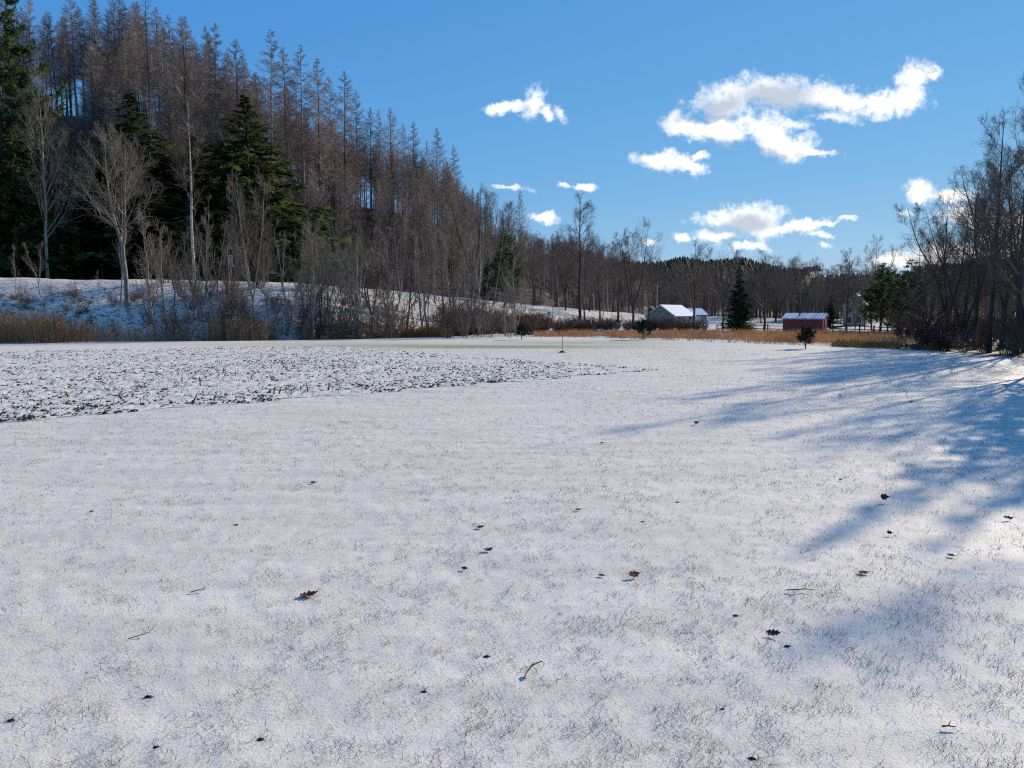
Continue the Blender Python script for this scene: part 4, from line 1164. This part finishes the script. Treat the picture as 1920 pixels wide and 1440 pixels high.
# grey house with snowy roof: gable end to the viewer's left, long roof going right
X0, Y0, _ = at(1246, 590, 185)
t = gable_house('grey_house', 'low grey house with snow covered gable roof beyond the thicket', (X0 + 2.2, Y0 + 2, 0), 0, 11, 8.0, 2.3, 2.6, M['grey_siding'], M['shingle'])
t.location = (at(1258, 590, 188)[0], 188, at(1258, 594, 188)[2] - 2.1); t.rotation_euler = (0, 0, math.radians(50))
window(t, -5.5, 0, 2.9, .6, .6, (-1, 0))
for xx in (-3.6, -1.2, 2.4): window(t, xx, -4.0, .85, 1.1, 1.15)
dr = box('door', .15, 1.15, -4.06, -3.98, -.1, 2.0, M['trim'], t); box('handle', 1.0, 1.06, -4.10, -4.06, .95, 1.05, M['fence'], dr)
# low garage joined behind, roof almost hidden
g = gable_house('garage', 'small low grey garage with snowy roof right of the grey house', (at(1296, 590, 196)[0], 196, at(1296, 594, 196)[2] - 1.5), math.radians(20), 6, 5.5, 2.0, 1.5, M['grey_siding'], M['shingle'])
g['category'] = 'garage'
gd = box('door', -1.2, 1.2, -2.83, -2.74, -.2, 1.8, M['trim'], g)
for k in range(3): box('panel', -1.1, 1.1, -2.85, -2.832, -.1 + k * .6, .4 + k * .6, M['trim'], gd)
w = gable_house('pump_shed', 'tiny dark outbuilding with a steep roof on the snowy slope', (at(1222, 590, 215)[0], 215, gz(at(1222, 590, 215)[0], 215)), .9, 1.6, 1.5, 1.6, .9, M['fence'], M['shingle'], False, .12)
box('door', -.35, .35, -.78, -.745, 0, 1.4, M['grey_wood'], w)

# red shed
xs_, ys_ = at(1510, 590, 106)[0], 106
shed = thing('red_shed', 'red board shed with snow striped metal roof beyond the golden grass', 'shed', (xs_, ys_, gz(xs_, ys_) + .05), math.radians(-33))
Ls, Ws, He, Hb = 5.4, 3.4, 1.95, 2.0                   # roof falls to the front; low gable
prism('wall', [(-Ws / 2, -.3), (Ws / 2, -.3), (Ws / 2, 2.25), (.85, 2.60), (-Ws / 2, He)], -Ls / 2, Ls / 2, M['red_boards'], shed)
rf = prism('roof', [(-Ws / 2 - .25, He - .12), (.85, 2.62), (.85, 2.70), (-Ws / 2 - .25, He - .04)], -Ls / 2 - .2, Ls / 2 + .2, M['metal'], shed)
prism('roof', [(.852, 2.62), (Ws / 2 + .2, 2.15), (Ws / 2 + .2, 2.23), (.852, 2.70)], -Ls / 2 - .2, Ls / 2 + .2, M['metal'], shed)
nrib = 13
for k in range(nrib):                                   # strips of snow lying between the ribs of the sheet metal
    xa = -Ls / 2 - .18 + k * (Ls + .36) / nrib
    wv = (Ls + .36) / nrib
    lo = .0 + .10 * random.random()
    ya, za = -Ws / 2 - .25, He - .04
    def pt(u, d): return (ya + u * (.85 - ya), za + u * (2.70 - za) + d)
    prism('snow_strip', [pt(lo, .004), pt(.985, .004), pt(.985, .055), pt(lo, .045)], xa + .05, xa + wv - .05, M['snow'], rf)
    prism('rib', [pt(0, .004), pt(1, .004), pt(1, .035), pt(0, .035)], xa - .022, xa + .022, M['metal'], rf)
for k, x in enumerate(np.linspace(-Ls / 2 + .14, Ls / 2 - .14, 20)):
    box('batten', x - .02, x + .02, -Ws / 2 - .025, -Ws / 2 - .002, -.2, He - .04, M['red_boards'], shed)
d_ = box('door', Ls / 2 + .002, Ls / 2 + .05, -.7, .45, 0, 1.75, M['red_boards'], shed); box('handle', Ls / 2 + .05, Ls / 2 + .09, .25, .31, .8, 1.0, M['fence'], d_)

# brick-coloured house
xh, yh = at(1606, 590, 165)[0], 165
bh = gable_house('brick_house', 'tall faded brick coloured house half hidden behind the dark pines', (xh, yh, gz(xh, yh)), math.radians(58), 6.5, 4.6, 4.7, 2.4, M['brick_wall'], M['shingle'], True, .3)
for (yy, zz) in ((-1.0, 3.2), (1.0, 3.2), (-1.0, .9), (1.0, .9)): window(bh, -3.25, yy, zz, .85, 1.25, (-1, 0))
for xx in (-1.8, 1.6):
    for zz in (.9, 3.1): window(bh, xx, -2.3, zz, .9, 1.25)
ch = box('chimney', .9, 1.5, -.3, .3, 6.2, 7.9, M['brick_wall'], bh)

# rail fences
def rail_fence(label, pts, rails=3, h=1.15, gap=2.6):
    t = thing('rail_fence', label, 'fence', (pts[0][0], pts[0][1], 0))
    ox, oy = pts[0]
    for (ax, ay), (bx, by) in zip(pts[:-1], pts[1:]):
        L_ = math.hypot(bx - ax, by - ay); n = max(1, round(L_ / gap))
        P = [(ax + (bx - ax) * k / n, ay + (by - ay) * k / n) for k in range(n + 1)]
        for k, (x, y) in enumerate(P):
            z = gz(x, y); box('post', x - ox - .07, x - ox + .07, y - oy - .07, y - oy + .07, z - .3, z + h + .12 + random.uniform(-.05, .05), M['fence'], t)
        for (x, y), (x2, y2) in zip(P[:-1], P[1:]):
            z, z2 = gz(x, y), gz(x2, y2)
            for q in range(rails):
                zz = h * (q + .75) / rails
                Pq = np.array([[[x - ox, y - oy - .09, z + zz + random.uniform(-.03, .03)], [x2 - ox, y2 - oy - .09, z2 + zz + random.uniform(-.03, .03)]]])
                V, F = tubes(Pq, np.full((1, 2), .055), 5)
                link('rail', mesh_np('rail', V, F, M['fence']), t)
    return t
f0 = lambda px, Y: (at(px, 590, Y)[0], Y)
tree_px('bigdark4', 1604, 120, 520, 'low many-stemmed bare tree screening the brick coloured house', wide=.8)
tree_px('bigdark2', 1622, 126, 500, 'thin bare tree at the right corner of the brick coloured house', wide=.7)
rail_fence('dark wooden rail fence right of the red shed before the pines', [f0(1562, 100), f0(1640, 94), f0(1722, 86)])
rail_fence('dark wooden rail fence left of the red shed behind the spruce', [f0(1345, 119), f0(1474, 112)], 2, 1.0)

# utility pole, stake, marker board, logs
x, y = at(1231, 590, 205)[0], 205
up_ = thing('utility_pole', 'thin grey utility pole standing behind the grey house', 'pole', (x, y, gz(x, y)))
V, F = tubes(np.array([[[0, 0, -.5], [.05, 0, 5], [.08, 0, 9.6]]]), np.array([[.15, .13, .1]]), 8); link('pole', mesh_np('pole', V, F, M['grey_wood']), up_)
box('crossarm', -.8, .9, -.06, .06, 8.8, 8.95, M['grey_wood'], up_)
for xx in (-.7, 0, .8): box('insulator', xx - .05, xx + .05, -.05, .05, 8.953, 9.1, M['shingle'], up_)

x, y = gp(1054, 661)
st = thing('garden_stake', 'thin upright stake with a small mound at its foot on the snowy field', 'stake', (x, y, 0))
V, F = tubes(np.array([[[0, 0, -.1], [.01, 0, .6], [.03, 0, 1.28]]]), np.array([[.022, .020, .014]]), 6); link('rod', mesh_np('rod', V, F, M['dark_stalk']), st)
a = np.linspace(0, 2 * math.pi, 11)[:-1]
ringV = lambda rr, zz: np.stack([rr * np.cos(a) * random.uniform(.9, 1.2), rr * np.sin(a), np.full(10, zz)], -1)
V = np.concatenate([ringV(.30, -.02), ringV(.17, .06), ringV(.05, .12)]); i0 = np.arange(10); i1 = (i0 + 1) % 10
F = np.concatenate([np.stack([i0, i1, i1 + 10, i0 + 10], -1), np.stack([i0 + 10, i1 + 10, i1 + 20, i0 + 20], -1)])
link('mound', mesh_np('mound', V, F, M['soil_bare'], True), st)

x, y = hit(434, 537)
sg = thing('marker_board', 'small pale board on a thin post at the crest of the snowy bank', 'signpost', (x, y, gz(x, y)), .15)
hpx = y / FOC
box('post', -.05, .05, -.05, .05, -.3, 38 * hpx, M['grey_wood'], sg)
bd = box('board', -3.5 * hpx, 3.5 * hpx, -.10, -.052, 38 * hpx, 57 * hpx, M['trim'], sg)
for s in (0, 1, 2): box('slat', -3.2 * hpx, 3.2 * hpx, -.13, -.102, (40 + 6 * s) * hpx, (44 + 6 * s) * hpx, M['grey_wood'], bd)
box('tray', -5 * hpx, 5 * hpx, -.3, .3, 36.5 * hpx, 37.9 * hpx, M['grey_wood'], sg)

def log(label, px, py, Y, length, rad, rz, tilt=0.0):
    x = at(px, 590, Y)[0]; z = gz(x, Y)
    o = thing('fallen_log', label, 'log', (x, Y, z + rad + .05), rz)
    o.rotation_euler = (0, tilt, rz)
    K = 6; P = np.zeros((1, K, 3)); P[0, :, 0] = np.linspace(-length / 2, length / 2, K); P[0, :, 2] = np.array([0, .03, .05, .02, .04, 0]); 
    V, F = tubes(P, np.linspace(rad, rad * .7, K)[None], 8); link('stem', mesh_np('stem', V, F, M['bark_pale'], True), o)
    Q = np.array([[[length * .2, 0, 0], [length * .35, .25, .35]]]); V, F = tubes(Q, np.array([[rad * .4, rad * .15]]), 5); link('branch_stub', mesh_np('branch_stub', V, F, M['bark_pale']), o)
    V = np.concatenate([P[0] + [0, -rad * .5, rad * .8], P[0] + [0, rad * .5, rad * .8], P[0] + [0, 0, rad * 1.25]]); i = np.arange(K - 1)
    F = np.concatenate([np.stack([i, i + 1, i + 1 + 2 * K, i + 2 * K], -1), np.stack([i + 2 * K, i + 1 + 2 * K, i + 1 + K, i + K], -1)])
    link('snow_cap', mesh_np('snow_cap', V, F, M['snow'], True), o)
log('pale fallen log lying in front of the thicket left of the young pine', 1136, 612, 101, 2.6, .10, -.15, .06)
log('snow topped fallen log beyond the golden grass left of the spruce', 1335, 614, 104, 3.6, .09, .12, .0)
log('pale fallen trunk slanting in the wood behind the thicket', 1105, 600, 116, 4.5, .10, .5, -.45)

# ------------------------------------------------------------------ leaves, twigs and bits on the snow
def leaf_mesh(seed, L_=.15, lobes=4, curl=.5, fold=.5, mat='leaf'):
    """a dry lobed leaf with 3 mm of thickness: blade outline along a midrib, curled"""
    r = np.random.default_rng(seed); K = 21
    t = np.linspace(0, 1, K)
    w = (.07 + .34 * np.sin(np.pi * np.clip(t * .95 + .05, 0, 1)) ** .8 * (.78 + .22 * np.cos(t * lobes * 2 * np.pi + .4)) * r.uniform(.93, 1.07, K)) * (1 - t ** 6 * .8)
    rows = []
    for k in range(K):
        for s in (-1, -.5, 0, .5, 1):
            x = t[k] + .08 * abs(s) * w[k]; yv = s * w[k]
            zz = fold * abs(yv) ** 1.3 * (1 if s > 0 else .5) + curl * (t[k] - .5) ** 2 * .7 + .018 * r.normal()
            rows.append([(x - .5) * L_, yv * L_, zz * L_])
    V = np.array(rows); n = len(V)
    top = V + np.array([0, 0, .003]); V2 = np.concatenate([V, top])
    F = []
    for k in range(K - 1):
        for j in range(4):
            a_ = k * 5 + j; F.append([a_, a_ + 1, a_ + 6, a_ + 5]); F.append([n + a_, n + a_ + 5, n + a_ + 6, n + a_ + 1])
        for j in (0, 4):
            a_ = k * 5 + j; F.append([a_, a_ + 5, n + a_ + 5, n + a_])
    return mesh_np('leaf_blade', V2, np.array(F), M[mat])
def leaf(px, py, size, label, mat='leaf', seed=0, curl=.5, fold=.5, rx=0.0, lift=.0, cat='leaf'):
    x, y = gp(px, py)
    o = thing('fallen_leaf', label, cat, (x, y, gz(x, y) + .012 + lift), random.uniform(0, 6.28))
    o.rotation_euler = (rx, random.uniform(-.2, .2), random.uniform(-.6, .6) if seed else 0)
    size *= .86
    link('blade', leaf_mesh(seed, size, 3 + seed % 2, curl, fold, mat), o)
    P = np.array([[[size * .48, 0, curl * .25 * size], [size * .62, .01 * size, curl * .3 * size + .004], [size * .8, .05 * size, .02 * size + .004]]])
    V, F = tubes(P, np.array([[.0022, .0018, .0015]]), 5); link('leaf_stalk', mesh_np('leaf_stalk', V, F, M[mat]), o)
    return o
def twig(px, py, label, pts, rad=.006, mat='stalk', leafy=False):
    x, y = gp(px, py)
    o = thing('fallen_twig', label, 'twig', (x, y, gz(x, y) + .01))
    V, F = tubes(np.array([pts], float), np.linspace(rad, rad * .5, len(pts))[None], 6); link('stem', mesh_np('stem', V, F, M[mat], True), o)
    p = np.array(pts[len(pts) // 2], float)
    V, F = tubes(np.array([[p, p + [.02, .015, .025]]]), np.array([[rad * .6, rad * .3]]), 5); link('side_shoot', mesh_np('side_shoot', V, F, M[mat]), o)
    return o
def bit(px, py, size, label, seed):
    """a dark crumb of soil or a mole-hole lump with blades about it"""
    x, y = gp(px, py); r = np.random.default_rng(seed)
    o = thing('dark_crumb', label, 'soil crumb', (x, y, gz(x, y)))
    n1, n2 = 9, 4; V = []
    for j in range(n2):
        ph = j / (n2 - 1) * math.pi / 2
        for i in range(n1):
            aa = i * 2 * math.pi / n1; q = size * (.28 + .34 * r.random()) * math.cos(ph * .97)
            V.append([q * 1.2 * math.cos(aa), q * .8 * math.sin(aa), -.005 + size * .34 * math.sin(ph) * r.uniform(.8, 1.1)])
    F = [[j * n1 + i, j * n1 + (i + 1) % n1, (j + 1) * n1 + (i + 1) % n1, (j + 1) * n1 + i] for j in range(n2 - 1) for i in range(n1)]
    link('lump', mesh_np('lump', np.array(V), np.array(F), M['soil_bare'], True), o)
    k = 7; b = np.stack([r.normal(0, size * .7, k), r.normal(0, size * .5, k), np.zeros(k)], -1)
    P = np.stack([b, b + np.stack([r.normal(0, .02, k), r.normal(0, .02, k), r.uniform(.015, .04, k)], -1)], 1)
    Vt, Ft = tubes(P, np.tile([.0018, .0006], (k, 1)), 3); link('blade_tuft', mesh_np('blade_tuft', Vt, Ft, M['blade']), o)
    return o

leaf(580, 1117, .19, 'large crumpled brown leaf on the snow left of centre', seed=1, curl=.7, fold=.4, rx=-.05)
leaf(1189, 1082, .15, 'lobed red brown leaf standing tilted on the snow near the centre', seed=2, curl=.3, fold=.25, rx=.30, lift=.02)
leaf(1450, 1191, .13, 'dark folded leaf on the snow in the lower right', 'leaf_dark', 3, .5, .4, .2, .01)
leaf(1890, 976, .13, 'dark curled leaf in the blue shade at the right edge', 'leaf_dark', 4, .9, .5, .2, .01)
leaf(916, 1033, .13, 'small red brown leaf with raised tip above the tilted lobed leaf', 'leaf', 5, 1.3, .5)
leaf(901, 991, .11, 'flat dark leaf further back above the small red brown leaf', 'leaf_dark', 6, .7, .5)
leaf(1305, 797, .17, 'small star shaped dark leaf alone at mid field right of centre', 'leaf_dark', 7, 1.4, .9, .3, .02)
leaf(1656, 940, .15, 'dark curled leaf standing upright near the blue shade', 'leaf_dark', 8, 1.9, .5, 1.1, .06)
leaf(1619, 1077, .13, 'flat dark leaf with grass about it in the right part of the field', 'leaf_dark', 9, .3, .3)
leaf(1084, 959, .09, 'tiny dark leaf alone on the snow above the tilted lobed leaf', 'leaf_dark', 10, .8, .7)
leaf(871, 1068, .08, 'tiny dark folded leaf left of the tilted lobed leaf', 'leaf_dark', 11, .9, .9)
leaf(1128, 1081, .08, 'tiny flat leaf just left of the tilted lobed leaf', 'leaf_dark', 12, .4, .4)
leaf(1708, 755, .16, 'small dark leaf beside the long tree shadows at the far right', 'leaf_dark', 13, 1.0, .9)
leaf(1885, 722, .22, 'dark leaf near the hedgerow at the right edge of the field', 'leaf_dark', 14, .6, .6)
leaf(1129, 832, .10, 'tiny dark leaf at mid field left of the star shaped one', 'leaf_dark', 15, 1.0, 1.0)
leaf(1783, 1045, .09, 'tiny dark leaf between the blue shade and the lower right corner', 'leaf_dark', 16, .5, .7)
leaf(1576, 900, .07, 'tiny dark leaf left of the blue shade patch', 'leaf_dark', 17, .8, .8)
leaf(1668, 1003, .07, 'tiny upright dark leaf below the curled standing leaf', 'leaf_dark', 18, 1.0, .6, .8, .02)
leaf(588, 907, .11, 'thin dark leaf at mid field well above the large crumpled leaf', 'leaf_dark', 19, .3, .9)
leaf(1575, 742, .15, 'small dark leaf in the streaky shade before the young pine', 'leaf_dark', 20, .9, .9)
twig(988, 1262, 'curved tan twig on the snow below centre with a bent end', [[-.02, -.06, 0], [.0, .0, .015], [.035, .05, .035], [.075, .065, .05], [.115, .075, .06]], .009)
twig(368, 1112, 'short tan twig on the snow left of the large crumpled leaf', [[-.05, -.02, 0], [0, 0, .012], [.05, .02, .01], [.08, .025, .018]], .006)
twig(270, 1196, 'long thin green brown twig in the lower left', [[-.10, -.05, 0], [-.03, -.01, .01], [.03, .02, .02], [.05, .10, .05]], .004, 'dark_stalk')
twig(1500, 1112, 'tangled dark twig with weeds right of the tilted leaf', [[-.12, .02, .01], [-.03, 0, .02], [.05, .03, .015], [.12, .0, .02]], .006, 'dark_stalk')
twig(1778, 1369, 'small brown twig in the lower right corner', [[-.04, .0, .008], [0, 0, .012], [.04, -.01, .01]], .006, 'dark_stalk')
for i, (px, py, s, lab) in enumerate([(912, 1228, .055, 'round dark soil crumb on the snow left of the curved tan twig'), (1380, 1154, .05, 'dark soil crumb left of the dark folded leaf'), (1476, 1212, .05, 'dark soil crumb just right below the dark folded leaf'),
                                      (277, 1307, .055, 'dark soil crumb in the lower left below the long twig'), (22, 1353, .05, 'dark soil crumb at the lower left edge'), (488, 1384, .05, 'dark soil crumb near the bottom left of centre'),
                                      (293, 1402, .04, 'dark soil crumb lowest in the left corner'), (795, 1294, .035, 'small soil crumb at the bottom left of the curved tan twig'), (1410, 1420, .045, 'dark soil crumb at the bottom right of centre'),
                                      (443, 985, .05, 'dark soil crumb above the short tan twig at left'), (172, 958, .05, 'dark soil crumb far left at mid field'), (1087, 1069, .03, 'small soil crumb between the tiny leaves near the centre'),
                                      (1205, 979, .05, 'grass ringed soil crumb above the tilted lobed leaf'), (1270, 942, .05, 'soil crumb right of the grass ringed crumb at mid field'), (1048, 1148, .025, 'smallest soil crumb below the tilted lobed leaf'), (1355, 1327, .035, 'soil crumb in the lower right with sparse blades')]):
    bit(px, py, s, lab, 40 + i)
stalks = [(513, 742, .32), (523, 741, .28), (578, 736, .30), (614, 735, .34), (617, 734, .30), (362, 758, .28), (400, 752, .22), (532, 690, .4), (418, 700, .34), (470, 713, .3), (510, 715, .3), (376, 725, .36)]
for i, ((px, py, h), od) in enumerate(zip(stalks, ranks([q[0] for q in stalks]))):
    x, y = gp(px, py)
    o = thing('dead_stalk', 'dark dead crop stalk, %s from the left standing in the garden plot' % od, 'stalk', (x, y, 0), 0, 'standing stalks in the garden plot')
    ln = random.uniform(-.25, .25)
    V, F = tubes(np.array([[[0, 0, -.03], [ln * .2, 0, h * .55], [ln * .5, .02, h]]]), np.array([[.022, .018, .012]]), 6); link('stem', mesh_np('stem', V, F, M['dark_stalk']), o)
    V, F = tubes(np.array([[[ln * .2, 0, h * .5], [ln * .2 + .09, .01, h * .62], [ln * .2 + .14, .02, h * .45]]]), np.array([[.012, .016, .006]]), 4); link('withered_leaf', mesh_np('withered_leaf', V, F, M['dark_stalk']), o)
print('blades', NB, 'tris', sum(len(m_.polygons) and sum(1 for _ in ()) or len(m_.loops) - 2 * len(m_.polygons) for m_ in bpy.data.meshes))
